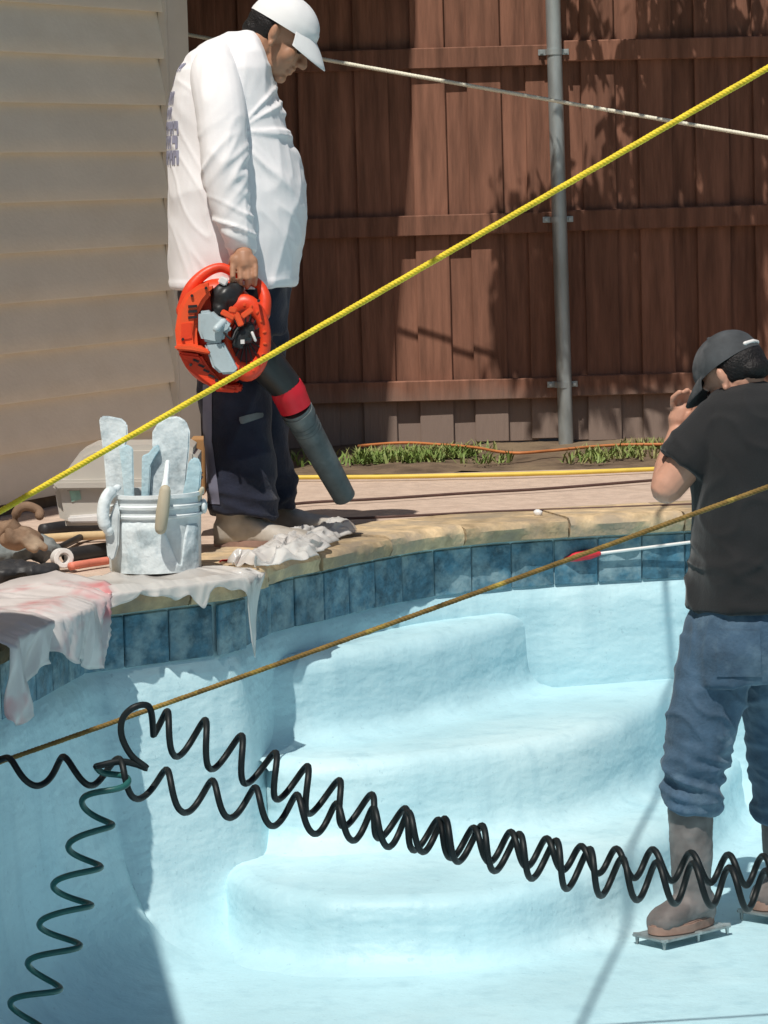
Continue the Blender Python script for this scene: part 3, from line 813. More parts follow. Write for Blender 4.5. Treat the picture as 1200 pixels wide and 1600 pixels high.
# left hand, relaxed, on the far side
body.append(ell(P(416, 410, 10.14), (.030, .018, .042)))
for i in range(4):
    body.append(tube([P(408 + 6 * i, 425, 10.14), P(409 + 6 * i, 442, 10.135), P(406 + 6 * i, 455, 10.13)], [.010, .0095, .008], 8))
body.append(tube([P(424, 405, 10.12), P(432, 420, 10.11), P(432, 434, 10.11)], [.011, .010, .008], 8))
leg_n = [P(365, 450, 9.90), P(368, 560, 9.88), P(372, 650, 9.88), P(374, 740, 9.86), P(368, 815, 9.84)]
leg_f = [P(375, 450, 10.10), P(390, 560, 10.13), P(402, 650, 10.15), P(408, 730, 10.17), P(404, 795, 10.18)]
for L_ in (leg_n, leg_f): body.append(tube(L_, [.085, .075, .052, .040, .026], 14))
blob('body', body, .0042, M['skin1'], m1, 2)
eyes(H1, m1)
hr = [ell(H1 @ Vector((-.034, 0, .020)), (.084, .0815, .080), 20, 14, H1.to_3x3()), ell(H1 @ Vector((-.075, 0, -.025)), (.040, .062, .035), 16, 10, H1.to_3x3())]
blob('hair', hr, .006, M['hair'], m1, 2, lambda p: .0015 * nz(p, 130))
cap(H1, M['capw'], m1, .080, .014, .42)
def crease(x, y, z, k=3.2):
    return max(0.0, 1 - abs(noise.noise(Vector((x, y, z)))) * k) ** 2
def fold1(p):
    q = Vector((p.x * 7 + p.z * 5, p.y * 5, p.z * 3 - p.x * 4))
    d = .006 * noise.noise(q * 1.5)
    d += .0045 * crease(p.x * 9 - p.z * 2.5, p.y * 6, p.z * 2.0 + p.x * 2) + .003 * crease(p.x * 16 + p.z * 9, p.y * 9 + 4, p.z * 5)
    # creases fanning from the armpit over the belly
    ap = P(400, 205, 9.85); dx, dz = p.x - ap.x, p.z - ap.z
    if dx > -.03 and p.y < 10.15:
        ang = math.atan2(dz, dx + .05); r_ = math.hypot(dx, dz)
        wn_ = math.exp(-((r_ - .10) / .10) ** 2)
        d += .011 * wn_ * max(0, 1 - abs(noise.noise(Vector((ang * 3.1, r_ * 2, p.y * 3)))) * 3.0) ** 1.5 - .003 * wn_
    hz = P(360, 436, Y1).z
    if p.z < hz: d += .0022
    return d
blob('shirt', [loft(tor)], .0055, M['shirtw'], m1, 3, fold1, post=3)
def fold_sleeve(p):
    d = .004 * noise.noise(Vector((p.x * 10, p.y * 8, p.z * 6)))
    z0 = P(380, 372, 9.72).z; ze = P(350, 262, 9.76).z
    w1 = math.exp(-((p.z - z0 - .03) / .075) ** 2); w2 = math.exp(-((p.z - ze) / .11) ** 2)
    d += .012 * w1 * crease(p.x * 5, p.y * 5, p.z * 30 + p.x * 14, 2.4) - .003 * w1
    d += .009 * w2 * crease(p.x * 5 + 3, p.y * 6, p.z * 15 - p.x * 17, 2.8) + .0035 * crease(p.x * 14, p.y * 8, p.z * 4)
    return d
sl = [P(352, 84, 9.97), P(342, 98, 9.88), P(336, 118, 9.825), P(344, 165, 9.765), P(349, 215, 9.735), P(351, 260, 9.72), P(358, 312, 9.715), P(370, 355, 9.71), P(379, 384, 9.722), P(381, 397, 9.716)]
slr = [.035, .066, .078, .076, .072, .068, .062, .056, .047, .041]
sle = blob('sleeve', [tube(spline(sl, 5), vspline(slr, 5), 20, True, False)], .006, M['shirtw'], m1, 3, fold_sleeve, post=3)
blob('sleeve', [tube([P(345, 95, 10.10)] + arm_l[:-1] + [P(410, 385, 10.17)], [.07, .078, .072, .064, .052, .042], 18, True, False)], .008, M['shirtw'], m1, 3, fold_sleeve, post=3)
# print on the back of the shirt: rows of lettering worn past reading
shirt = [o for o in COL.objects if o.name.startswith('shirt')][0]
bvh = BVHTree.FromPolygons([v.co for v in shirt.data.vertices], [p.vertices for p in shirt.data.polygons])
V, F = [], []
rp = random.Random(5)
for (v, hh, y0, y1, gap) in ((108, .012, 9.86, 10.14, .4), (128, .014, 9.90, 10.10, .3), (155, .020, 9.86, 10.14, .25), (178, .018, 9.87, 10.13, .25), (201, .020, 9.825, 10.175, .12), (223, .020, 9.83, 10.17, .35), (247, .022, 9.825, 10.175, .10)):
    z = P(280, v, Y1).z; y = y0
    while y < y1:
        wl = rp.uniform(.014, .03)
        for (a0, a1, b0, b1) in ((0, .32, -1, 1), (.32, 1, rp.choice((.2, -.2)), 1), (.68, 1, -1, .3))[: rp.choice((2, 3, 3))]:
            cs = []
            for yy, zz in ((y + a0 * wl, z + b0 * hh), (y + a1 * wl, z + b0 * hh), (y + a1 * wl, z + b1 * hh), (y + a0 * wl, z + b1 * hh)):
                h = bvh.ray_cast(Vector((-3, yy, zz)), Vector((1, 0, 0)))
                if h[0] is None: break
                cs.append(h[0] + h[1] * .0022)
            if len(cs) == 4:
                k = len(V); V += cs; F.append((k, k + 1, k + 2, k + 3))
        y += wl * (1 + gap)
put('back_print', new_mesh('back_print', V, F, False), M['print'], shirt)
# trousers
def fold_tr(p):
    d = .007 * noise.noise(Vector((p.x * 9, p.y * 8, p.z * 3.5)))
    w_ = max(0, 1 - (p.z - .06) / .22)
    d += .016 * w_ * noise.noise(Vector((p.x * 6, p.y * 6, p.z * 30))) + .007 * noise.noise(Vector((p.x * 18 + p.z * 9, p.y * 14, p.z * 13))) + .010 * crease(p.x * 7 - p.z * 4, p.y * 5, p.z * 4, 3) + .012 * w_ * crease(p.x * 4, p.y * 4, p.z * 22 + p.x * 8, 2.4)
    return d
tr = [loft([ringv(425, 280, 452, Y1, .19), ringv(470, 284, 450, Y1, .19), ringv(520, 292, 446, Y1, .185)]),
      tube([P(358, 470, 9.89), P(362, 560, 9.885), P(370, 650, 9.88), P(377, 730, 9.87), P(380, 785, 9.86), P(378, 806, 9.855)], [.125, .118, .106, .102, .104, .098], 24, True, False),
      tube([P(384, 470, 10.10), P(392, 560, 10.12), P(400, 650, 10.14), P(408, 730, 10.16), P(414, 770, 10.17), P(413, 792, 10.17)], [.120, .110, .098, .094, .096, .092], 24, True, False)]
trs = blob('trousers', tr, .0065, M['navy'], m1, 4, fold_tr, post=3)
bvt = BVHTree.FromPolygons([v.co for v in trs.data.vertices], [p.vertices for p in trs.data.polygons])
def decal(name, uv, bv, off, m, parent, nu=4):
    """a patch of cloth lying on a garment: grid of rows ((u0,u1,v)) dropped onto it from the viewer's side"""
    V, F = [], []
    for (u0, u1, v) in uv:
        for i in range(nu + 1):
            u = u0 + (u1 - u0) * i / nu; d = ray(u, v).normalized()
            h = bv.ray_cast(Vector((0, 0, CAMZ)), d)
            V.append(h[0] + h[1] * off if h[0] is not None else P(u, v, 9.9))
    for j in range(len(uv) - 1):
        for i in range(nu):
            q = (j * (nu + 1) + i, j * (nu + 1) + i + 1, (j + 1) * (nu + 1) + i + 1, (j + 1) * (nu + 1) + i)
            if max((V[a] - V[b_]).length for a in q for b_ in q) < .12: F.append(q)
    return put(name, new_mesh(name, V, F), m, parent)
decal('lit_side_panel', [(318, 332, v) for v in range(600, 700, 10)] + [(320 + (v - 700) * .05, 334 + (v - 700) * .12, v) for v in range(700, 795, 8)], bvt, .003, M['panel'], trs)  # side panel with the sunlit tone painted into its paler colour
decal('plaster_smear', [(376, 380, 662), (374, 396, 657), (374, 410, 652), (386, 411, 648), (400, 410, 645)], bvt, .003, M['toolg'], trs)
def shoe(name, heel, toe, h, wd_, m, parent, solem=None):
    heel, toe = Vector(heel), Vector(toe); ax = (toe - heel); L = ax.length; ax.normalize(); sd_ = Vector((-ax.y, ax.x, 0)); up = Vector((0, 0, 1))
    rows = [(0, .55, .75, .0), (.06, .80, .95, 0), (.2, .85, 1.0, 0), (.38, .8, .95, 0), (.55, .92, .72, 0), (.72, 1.0, .55, 0), (.88, .92, .45, .004), (.97, .65, .34, .008), (1.0, .35, .22, .012)]
    rings = []
    for t, w_, hh, lift in rows:
        c = heel + ax * L * t + up * (lift + hh * h / 2)
        rings.append(ering(c, sd_, up, wd_ / 2 * w_, hh * h / 2, 20, 2.6))
    V, F = loft(rings)
    o = blob(name, [(V, F), tube([heel + ax * L * .2 + up * h * .6, heel + ax * L * .17 + up * h * 1.25], [wd_ * .47, wd_ * .46], 14)], .006, m, parent, 3, lambda p: .002 * nz(p, 40))
    sr = []
    for z in (0.0, .022):
        sr.append([heel + ax * L * (.5 + .52 * math.cos(t)) + sd_ * wd_ * .5 * (math.copysign(abs(math.sin(t)) ** .8, math.sin(t))) * (1.02 if math.cos(t) > 0 else .86) + up * z for t in np.linspace(0, 2 * math.pi, 28, endpoint=False)])
    solid('sole', [loft(sr)], solem or m, o, True, .003)
    return o
g1 = G(337, 854); shoe('shoe', g1 + Vector((0, 0, .0)), g1 + Vector((.30, -.05, 0)), .105, .112, M['shoe'], m1, M['sole'])
g2 = G(385, 832); shoe('shoe', g2, g2 + Vector((.29, -.03, 0)), .105, .110, M['shoe'], m1, M['sole'])

# ---- leaf blower in his hand
YB1 = 9.70
bl = empty('leaf_blower', P(350, 600, YB1), 'orange handheld leaf blower with grey tank and long dark tube', 'leaf blower')
cB = P(345, 520, YB1); s1 = YB1 / FPX
def drum(cx, cz, rx, rz, y0, y1, bev, n=48, lump=0):
    rings = []
    for y, f in ((y0, .80), (y0 + bev * .25, .90), (y0 + bev, 1.0), (y1 - bev, 1.0), (y1 - bev * .25, .90), (y1, .80)):
        r_ = []
        for i in range(n):
            t = 2 * math.pi * i / n; g = 1 + lump * (i / n)
            r_.append(Vector((cx + rx * f * math.cos(t) * g, y, cz + rz * f * math.sin(t) * g)))
        rings.append(r_)
    return loft(rings)
hs = solid('housing', [drum(cB.x - 4 * s1, cB.z, 66 * s1, 84 * s1, YB1 - .045, YB1 + .10, .03)], M['orange'], bl)
# shell wrapping the left side, with cooling slots
sh_o = [(278, 545), (275, 515), (280, 482), (292, 458), (312, 444), (332, 440), (334, 456), (322, 470), (312, 488), (309, 520), (311, 545)]
shell = solid('side_shell', [slab(sh_o, YB1 - .10, YB1 + .02)], M['orangeb'], bl, True, .012)
for v in (477, 485, 494): solid('slot', [slab([(294, v), (308, v - 1), (308, v + 3), (294, v + 4)], YB1 - .104, YB1 - .096)], M['bblack'], shell)
solid('rib', [slab([(274, 538), (300, 536), (328, 545), (331, 553), (322, 552), (300, 548), (275, 546)], YB1 - .125, YB1 - .03)], M['orangeb'], bl, True, .005)
solid('lower_shell', [slab([(279, 548), (315, 552), (330, 575), (352, 600), (372, 604), (370, 612), (340, 610), (318, 594), (294, 574)], YB1 - .085, YB1 + .05)], M['orange'], bl, True, .010)
# fan intake: ring, dark well, engine lumps
cF = P(384, 528, YB1 - .05)
def torus(c, R, r, ax='y', n=36, m_=10, sx=1, sz=1):
    V, F = [], []
    for i in range(n):
        a = 2 * math.pi * i / n
        for j in range(m_):
            b_ = 2 * math.pi * j / m_
            rr = R + r * math.cos(b_); V.append(c + Vector((rr * math.cos(a) * sx, r * math.sin(b_), rr * math.sin(a) * sz)))
    for i in range(n):
        for j in range(m_): F.append((i * m_ + j, ((i + 1) % n) * m_ + j, ((i + 1) % n) * m_ + (j + 1) % m_, i * m_ + (j + 1) % m_))
    return V, F
ring_ = solid('fan_ring', [torus(cF, 36 * s1, 11 * s1, sx=.84, sz=1.45)], M['orange'], bl)
for i in range(9):
    a = math.radians(-70 + 20 * i); c = cF + Vector((36 * s1 * .84 * math.cos(a), -.012, 36 * s1 * 1.45 * math.sin(a)))
    solid('rib', [box(c, (.006, .012, .004), Matrix.Rotation(-a, 3, 'Y'))], M['orangeb'], ring_, True, .002)
solid('intake_grille', [drum(cF.x, cF.z, 30 * s1, 48 * s1, YB1 - .058, YB1 - .03, .006)], mat('blower_dark_red', (.16, .014, .012), .5, .2, 12), bl)
for i in range(8):
    a = math.pi * i / 8; c = P(384, 528, YB1 - .062)
    solid('grille_bar', [tube([c + Vector((28 * s1 * math.cos(a), 0, 46 * s1 * math.sin(a))), c - Vector((28 * s1 * math.cos(a), 0, 46 * s1 * math.sin(a)))], .0022, 6)], M['bblack'], bl)
for (u, v) in ((286, 530), (300, 462), (322, 450), (298, 570), (338, 594), (404, 470), (412, 556), (360, 590)):
    c = P(u, v, YB1 - .10); solid('screw', [tube([c + Vector((0, -.008, 0)), c + Vector((0, .03, 0))], .0045, 8, True, False)], M['bblack'], bl)
solid('label_plate', [slab([(283, 506), (300, 504), (300, 528), (283, 531)], YB1 - .1035, YB1 - .099)], M['orange'], bl, False)
for i in range(4):
    v = 560 + i * 8; solid('slot', [slab([(303 + i * 8, v), (312 + i * 8, v + 4), (310 + i * 8, v + 7), (301 + i * 8, v + 3)], YB1 - .088, YB1 - .083)], M['bblack'], bl)
solid('trigger', [box(P(402, 456, YB1 - .01), (.008, .008, .018), Matrix.Rotation(.3, 3, 'Y'))], M['bblack'], bl, True, .003)
solid('fuel_line', [tube(spline([P(350, 520, YB1 - .13), P(362, 530, YB1 - .125), P(368, 518, YB1 - .11), P(376, 508, YB1 - .10)], 6), .0035, 8)], M['toolk'], bl)
rb = random.Random(11)
eng = [ell(P(381, 522, YB1 - .07), (.034, .03, .034)), ell(P(390, 512, YB1 - .08), (.018, .02, .02)), box(P(374, 535, YB1 - .085), (.016, .016, .018), Matrix.Rotation(.4, 3, 'Y'))]
blob('engine', eng, .005, M['bblack'], bl, 2, lambda p: .003 * nz(p, 60))
solid('spark_plug', [tube([P(394, 520, YB1 - .10), P(399, 532, YB1 - .10)], .0045, 8), box(P(379, 534, YB1 - .103), (.006, .004, .006))], M['white'], bl)
tp = [ell(P(352, 464, YB1 - .045), (.046, .04, .042)), ell(P(345, 482, YB1 - .05), (.03, .035, .028)), ell(P(366, 452, YB1 - .03), (.03, .03, .022))]
blob('air_filter_cover', tp, .006, M['bblack'], bl, 3, lambda p: .004 * nz(p, 45))
solid('switch', [box(P(349, 439, YB1 - .06), (.014, .012, .012), Matrix.Rotation(.5, 3, 'Y'))], M['white'], bl, True, .004)
for (u, v, a, l) in ((356, 492, .5, .022), (373, 499, 1.2, .022), (386, 489, -.6, .020), (364, 484, .2, .012)):
    solid('starter_clip', [box(P(u, v, YB1 - .105), (l, .010, .009), Matrix.Rotation(a, 3, 'Y'))], M['orangeb'], bl, True, .003)
# grey fuel tank in two planes
solid('fuel_tank', [slab([(311, 486), (331, 484), (342, 494), (352, 498), (364, 508), (360, 516), (353, 520), (350, 533), (336, 536), (317, 532), (311, 515)], YB1 - .125, YB1 - .03)], M['bgrey'], bl, True, .008)
solid('fuel_tank', [slab([(320, 535), (349, 532), (362, 556), (373, 578), (368, 583), (346, 584), (333, 572)], YB1 - .120, YB1 - .03)], M['bgrey'], bl, True, .008)
solid('tank_cap', [tube([P(338, 514, YB1 - .14), P(349, 503, YB1 - .115)], .011, 12)], M['bgrey'], bl)
hp = spline([P(286, 486, YB1 - .02), P(297, 452, YB1 - .02), P(319, 428, YB1 - .01), P(344, 418, YB1), P(366, 426, YB1), P(388, 434, YB1), P(406, 447, YB1 - .005), P(414, 468, YB1 - .02), P(411, 492, YB1 - .03)], 8)
solid('handle', [tube(hp, [.022 - .008 * math.sin(math.pi * i / (len(hp) - 1)) for i in range(len(hp))], 14)], M['orange'], bl)
solid('foot', [slab([(330, 598), (376, 600), (380, 607), (376, 611), (334, 608)], YB1 - .06, YB1 + .10)], M['orange'], bl, True, .005)
ta = P(398, 548, YB1 + .01); tb = P(447, 604, YB1 + .07); tc_ = P(462, 638, YB1 + .09); te = P(538, 776, YB1 + .30)
tu = tube([ta, ta.lerp(tb, .5), tb], [.062, .056, .050], 24, True, False)
tb0 = solid('tube_base', [tu], M['bblack'], bl)
solid('band', [tube([tb - (tc_ - tb) * .05, tb.lerp(tc_, .3), tb.lerp(tc_, .5), tc_], [.050, .054, .052, .050], 24, True, False)], M['red'], bl)
def hollow(p0, p1, r0, r1, th=.003, n=28, rings_=0):
    ax = (p1 - p0).normalized(); f = frames([p0, p1])[0]
    L = (p1 - p0).length; seq = [(0, r0)]
    for t in np.linspace(0, 1, 12)[1:]: seq.append((t, r0 + (r1 - r0) * t))
    out = [ering(p0.lerp(p1, t), f[0], f[1], r, r, n) for t, r in seq]
    inn = [ering(p0.lerp(p1, t), f[0], f[1], r - th, r - th, n) for t, r in reversed(seq)]
    V, F = loft(out + inn, False); m_ = len(out) * 2
    for i in range(n): F.append(((m_ - 1) * n + i, (m_ - 1) * n + (i + 1) % n, (i + 1) % n, i))
    return V, F
nzl = solid('nozzle_tube', [hollow(tc_, te, .048, .036)], M['tubeg'], bl)
for q_ in (.16, .20, .24): solid('ring_rib', [tube([tc_.lerp(te, q_ - .006), tc_.lerp(te, q_ + .006)], .049 - .012 * q_, 24, True, False)], M['tubeg'], nzl)
solid('collar', [tube([tc_.lerp(te, .03), tc_.lerp(te, .09)], .0505, 24, True, False)], M['tubeg'], nzl)

# ---- worker standing in the pool, seen from behind
Y2 = 8.75
m2 = empty('person', G(1110, 1480, -1.0), 'worker in black t-shirt, jeans and rubber boots standing in the empty pool', 'person')
pit = math.radians(38)
fw = Vector((-.80, .60, 0)).normalized()
H2 = axes(fw * math.cos(pit) + Vector((0, 0, -math.sin(pit))), fw * math.sin(pit) + Vector((0, 0, math.cos(pit))), P(1146, 588, Y2 + .02)) @ Matrix.Scale(.93, 4)
T2 = Matrix.Rotation(math.radians(22), 3, 'Z')     # turn of the trunk
ax2, ay2 = T2 @ Vector((1, 0, 0)), T2 @ Vector((0, 1, 0))
def ring2(v, u0, u1, dp, Y=Y2, p=2.4, n=36):
    c = P((u0 + u1) / 2, v, Y); return ering(c, ax2, ay2, (u1 - u0) / 2 * Y / FPX, dp, n, p)
t2 = [ring2(597, 1132, 1190, .06, Y2 + .02), ring2(609, 1116, 1222, .09), ring2(626, 1104, 1252, .115), ring2(655, 1094, 1268, .128), ring2(700, 1084, 1270, .14), ring2(760, 1082, 1262, .145), ring2(820, 1083, 1252, .145), ring2(870, 1082, 1250, .148), ring2(915, 1079, 1252, .152), ring2(948, 1075, 1256, .155)]
sh2 = P(1126, 656, Y2 - .01); el2 = P(1042, 762, Y2 - .03); wr2 = P(1060, 674, Y2 + .20); hd2 = P(1074, 640, Y2 + .20)
body = head_parts(H2)
body.append(tube([H2 @ Vector((-.03, 0, -.02)), P(1156, 600, Y2 + .01), P(1166, 640, Y2)], [.060, .062, .085], 16))
body.append(loft(scale_rings(t2[1:], .80)))
body.append(tube([sh2, sh2.lerp(el2, .5), el2], [.058, .054, .046], 16))
body.append(tube([el2, el2.lerp(wr2, .35), el2.lerp(wr2, .75), wr2], [.045, .046, .035, .028], 16))
sr_ = P(1262, 655, Y2 + .14); er2 = P(1290, 790, Y2 + .16); wr_ = P(1262, 880, Y2 + .36)
body.append(tube([sr_, sr_.lerp(er2, .5), er2], [.058, .052, .045], 14)); body.append(tube([er2, er2.lerp(wr_, .4), wr_], [.045, .042, .028], 14))
body.append(ell(wr_ + Vector((-.02, .04, -.03)), (.03, .045, .025)))
for i in range(4): body.append(tube([wr_ + Vector((-.035 + .018 * i, .07, -.04)), wr_ + Vector((-.036 + .018 * i, .10, -.055)), wr_ + Vector((-.036 + .018 * i, .105, -.085))], [.010, .0095, .008], 8))
body.append(tube([wr_ + Vector((-.045, .035, -.02)), wr_ + Vector((-.065, .06, -.035)), wr_ + Vector((-.06, .085, -.05))], [.012, .011, .009], 8))
# left hand lifted to the face
body.append(tube([wr2, P(1062, 656, Y2 + .20), P(1068, 640, Y2 + .20)], [.027, .034, .030], 12))
body.append(ell(P(1066, 646, Y2 + .20), (.034, .022, .036)))
for i, (u, v, u2, v2, u3, v3) in enumerate(((1052, 634, 1052, 622, 1062, 613), (1062, 630, 1064, 618, 1074, 610), (1072, 632, 1076, 620, 1085, 614), (1081, 638, 1086, 628, 1093, 622))):
    body.append(tube([P(u, v, Y2 + .19), P(u2, v2, Y2 + .18), P(u3, v3, Y2 + .165)], [.0105, .0100, .0085], 9))
body.append(tube([P(1076, 655, Y2 + .18), P(1086, 644, Y2 + .15), P(1090, 634, Y2 + .14)], [.013, .0115, .0095], 9))
hipL, knL, ankL = P(1136, 1015, Y2), P(1090, 1180, Y2 - .02), P(1078, 1420, Y2 - .02)
hipR, knR, ankR = P(1208, 1015, Y2 + .06), P(1214, 1180, Y2 + .18), P(1226, 1390, Y2 + .26)
for h_, k_, a_ in ((hipL, knL, ankL), (hipR, knR, ankR)): body.append(tube([h_, h_.lerp(k_, .5), k_, k_.lerp(a_, .4), a_], [.07, .065, .05, .042, .034], 14))
blob('body', body, .0045, M['skin2'], m2, 2)
eyes(H2, m2)
hr = [ell(H2 @ Vector((-.034, 0, .016)), (.086, .082, .080), 20, 14, H2.to_3x3()), ell(H2 @ Vector((-.078, 0, -.028)), (.036, .062, .036), 16, 10, H2.to_3x3())]
hr.append(ell(H2 @ Vector((.045, 0, -.09)), (.052, .056, .030), 16, 10, H2.to_3x3()))
blob('hair', hr, .006, M['hair'], m2, 2, lambda p: .0015 * nz(p, 130))
c2_ = cap(H2, M['capg'], m2, .085, .012, .1)
solid('strap', [tube([H2 @ Vector((-.118 + .004 * abs(a), a * .018, .040)) for a in (-2, -1, 0, 1, 2)], .006, 8)], M['white'], c2_)
def fold2(p):
    z0 = P(1150, 945, Y2).z
    w_ = math.exp(-((p.z - z0 - .05) / .12) ** 2)
    d = .007 * noise.noise(Vector((p.x * 5 + p.z * 5, p.y * 5, p.z * 5 - p.x * 3)))
    d += .014 * w_ * crease(p.x * 4, p.y * 4, (p.z - .5 * abs(p.x - .95)) * 16, 2.4) + .006 * crease(p.x * 6 + p.z * 8, p.y * 5, p.z * 5 - p.x * 5, 3)
    return d
slv = el2.lerp(sh2, .30)
tsh = [loft(t2), tube([P(1145, 638, Y2), sh2, sh2.lerp(slv, .5), slv], [.060, .072, .078, .080], 20, True, False), tube([P(1240, 632, Y2 + .1), sr_, sr_.lerp(er2, .6)], [.075, .082, .080], 20, True, False)]
blob('t_shirt', tsh, .0065, M['black'], m2, 4, fold2, post=3)
def foldj(p):
    d = .008 * noise.noise(Vector((p.x * 10 + p.z * 7, p.y * 8, p.z * 8 - p.x * 7)))
    z0 = P(1078, 1262, Y2).z; z1_ = P(1078, 1165, Y2).z
    w_ = 1 / (1 + math.exp((p.z - z1_) * 45))
    d += w_ * (.016 * (1 - 2.2 * abs(noise.noise(Vector((p.x * 7, p.y * 7, p.z * 26 + p.x * 6))))) + .006 * nz((p.x, p.y, p.z * 1.6), 24))
    zc = P(1165, 1110, Y2).z
    d += .010 * math.exp(-((p.z - zc - .02) / .11) ** 2) * crease(p.x * 12, p.y * 6, p.z * 14 + p.x * 9, 2.6) + .004 * crease(p.x * 17, p.y * 12, p.z * 6)
    return d
jl = P(1078, 1262, Y2 - .02); jr = P(1222, 1275, Y2 + .22)
je = [loft([ring2(934, 1088, 1244, .118), ring2(965, 1075, 1254, .146), ring2(1010, 1066, 1254, .155), ring2(1060, 1066, 1250, .14)]),
      tube([P(1122, 1000, Y2), P(1110, 1080, Y2 - .01), P(1094, 1150, Y2 - .02), P(1086, 1195, Y2 - .02), P(1082, 1235, Y2 - .02), jl], [.108, .104, .090, .080, .076, .074], 24, True, False),
      tube([P(1206, 1000, Y2 + .05), P(1212, 1080, Y2 + .12), P(1216, 1150, Y2 + .17), P(1220, 1200, Y2 + .20), P(1222, 1240, Y2 + .215), jr], [.106, .098, .086, .080, .078, .076], 24, True, False)]
jn = blob('jeans', je, .0058, M['denim'], m2, 3, foldj, post=3)
bvj = BVHTree.FromPolygons([v.co for v in jn.data.vertices], [p.vertices for p in jn.data.polygons])
pk = decal('pocket', [(1122 - (v - 985) * .03, 1186 + (v - 985) * .05, v) for v in range(985, 1060, 8)], bvj, .0035, M['denim'], jn, 8)
def boot(c_top, c_ank, toe, parent):
    c_top, c_ank, toe = Vector(c_top), Vector(c_ank), Vector(toe)
    zf_ = -1.0 + .035
    fwd = Vector((toe.x - c_ank.x, toe.y - c_ank.y, 0)).normalized(); sd_ = Vector((-fwd.y, fwd.x, 0)); up = Vector((0, 0, 1))
    L = (Vector((toe.x, toe.y, 0)) - Vector((c_ank.x, c_ank.y, 0))).length
    heel = Vector((c_ank.x, c_ank.y, zf_)) - fwd * .065
    sh_ = tube([c_top, c_top.lerp(c_ank, .5), c_ank.lerp(c_top, .12), c_ank - up * .02], [.062, .060, .052, .055], 22, True, False)
    rows = [(0, .6, .09), (.10, .82, .105), (.3, .84, .11), (.45, .88, .095), (.62, .98, .08), (.8, 1.0, .068), (.93, .8, .055), (1.0, .45, .035)]
    LL = L + .065; rings = [ering(heel + fwd * LL * t + up * hh / 2, sd_, up, .054 * w_, hh / 2, 20, 2.5) for t, w_, hh in rows]
    o = blob('boot', [sh_, loft(rings)], .006, M['rubber'], parent, 4, lambda p: .0035 * nz(p, 14) + .0015 * nz(p, 60))
    sr = []
    for z in (0, .03):
        sr.append([heel + fwd * LL * (.5 + .53 * math.cos(t)) + sd_ * .056 * (math.copysign(abs(math.sin(t)) ** .8, math.sin(t))) * (1.02 if math.cos(t) > 0 else .88) + up * (z - .006) for t in np.linspace(0, 2 * math.pi, 30, endpoint=False)])
    solid('sole', [loft(sr)], M['sole'], o, True, .004)
    # spiked plate strapped under the boot
    pl = solid('spike_plate', [box(heel + fwd * LL * .5 + up * (-.010), (LL * .60, .064, .004), Matrix.Rotation(math.atan2(fwd.y, fwd.x), 3, 'Z'))], M['metal'], o, False, .002)
    for t in (-.08, .45, 1.06):
        for s_ in (-1, 1):
            b_ = heel + fwd * LL * t + sd_ * .052 * s_
            solid('spike', [tube([b_ + up * -.012, b_ + up * -.034], [.006, .004], 8, True, False), box(b_ + up * -.008, (.010, .010, .004))], M['metal'], pl)
    return o
boot(P(1078, 1258, Y2 - .02), P(1082, 1412, Y2 - .02) , P(1022, 1470, Y2 - .12), m2)
boot(P(1222, 1268, Y2 + .22), P(1228, 1392, Y2 + .24), P(1186, 1430, Y2 + .14), m2)

# ================================================================== PAIL AND TROWELS
cP = G(245, 897); cP.z = .016
def lathe(c, prof, n=56):
    return loft([ering(c + Vector((0, 0, z)), (1, 0, 0), (0, 1, 0), r, r, n) for r, z in prof], False)
pb = empty('pail', cP, 'plaster splashed white pail standing on plastic sheet beside the worker', 'pail')
RT, RB, PH = .138, .128, .225
pw = [(0.001, .0), (RB, 0), (RB + .002, .004), (RB + .004, .10), (RT - .004, .155), (RT + .003, .158), (RT + .004, .164), (RT - .002, .167), (RT - .002, .182), (RT + .005, .185), (RT + .006, .192), (RT, .195), (RT, .212), (RT + .007, .215), (RT + .007, PH), (RT - .004, PH), (RT - .008, .20), (RB - .004, .02), (.001, .02)]
solid('pail_body', [lathe(cP, pw)], M['pail'], pb)
# thick dried plaster coat on the front with a scalloped edge
V, F = [], []
na, nh = 48, 10
for i in range(na + 1):
    a = math.radians(-172 + 150 * i / na)
    t = i / na
    top = .152 if t < .62 else (.152 - .13 * min(1, (t - .62) / .14) if t < .80 else .05 + .085 * min(1, (t - .80) / .05))
    if t < .10: top = .05 + .05 * abs(math.sin(t * 30))
    for j in range(nh + 1):
        z = top * j / nh; r_ = RB + .006 + .006 * z / .15 + .003 * nz((a * 6, z * 30, 0)) - (.006 if j == nh else 0)
        V.append(cP + Vector((r_ * math.cos(a), r_ * math.sin(a), z)))
for i in range(na):
    for j in range(nh): F.append((i * (nh + 1) + j, (i + 1) * (nh + 1) + j, (i + 1) * (nh + 1) + j + 1, i * (nh + 1) + j + 1))
put('plaster_coat', new_mesh('plaster_coat', V, F), M['trowel'], pb)
solid('handle_lug', [ell(cP + Vector((RT + .006, -.02, .18)), (.010, .022, .022)), ell(cP + Vector((-RT - .006, -.02, .18)), (.010, .022, .022))], M['pail'], pb)
hb = [cP + Vector((RT + .012, -.02, .18)), cP + Vector((RT + .014, -.05, .12)), cP + Vector((RT * .8, -.125, .06))]
YP = cP.y
def trowel(name, pts, dy, th, m, label, group='trowels stored in the pail', bev=.0035):
    o = solid('trowel_blade', [slab(pts, YP + dy - th / 2, YP + dy + th / 2)], m, None, True, bev); return o
def thing1(name, pos, label, cat, group=None): return empty(name, pos, label, cat, group)
t = thing1('trowel', P(180, 780, YP + .02), 'tall square ended plaster caked trowel at the left of the pail', 'trowel')
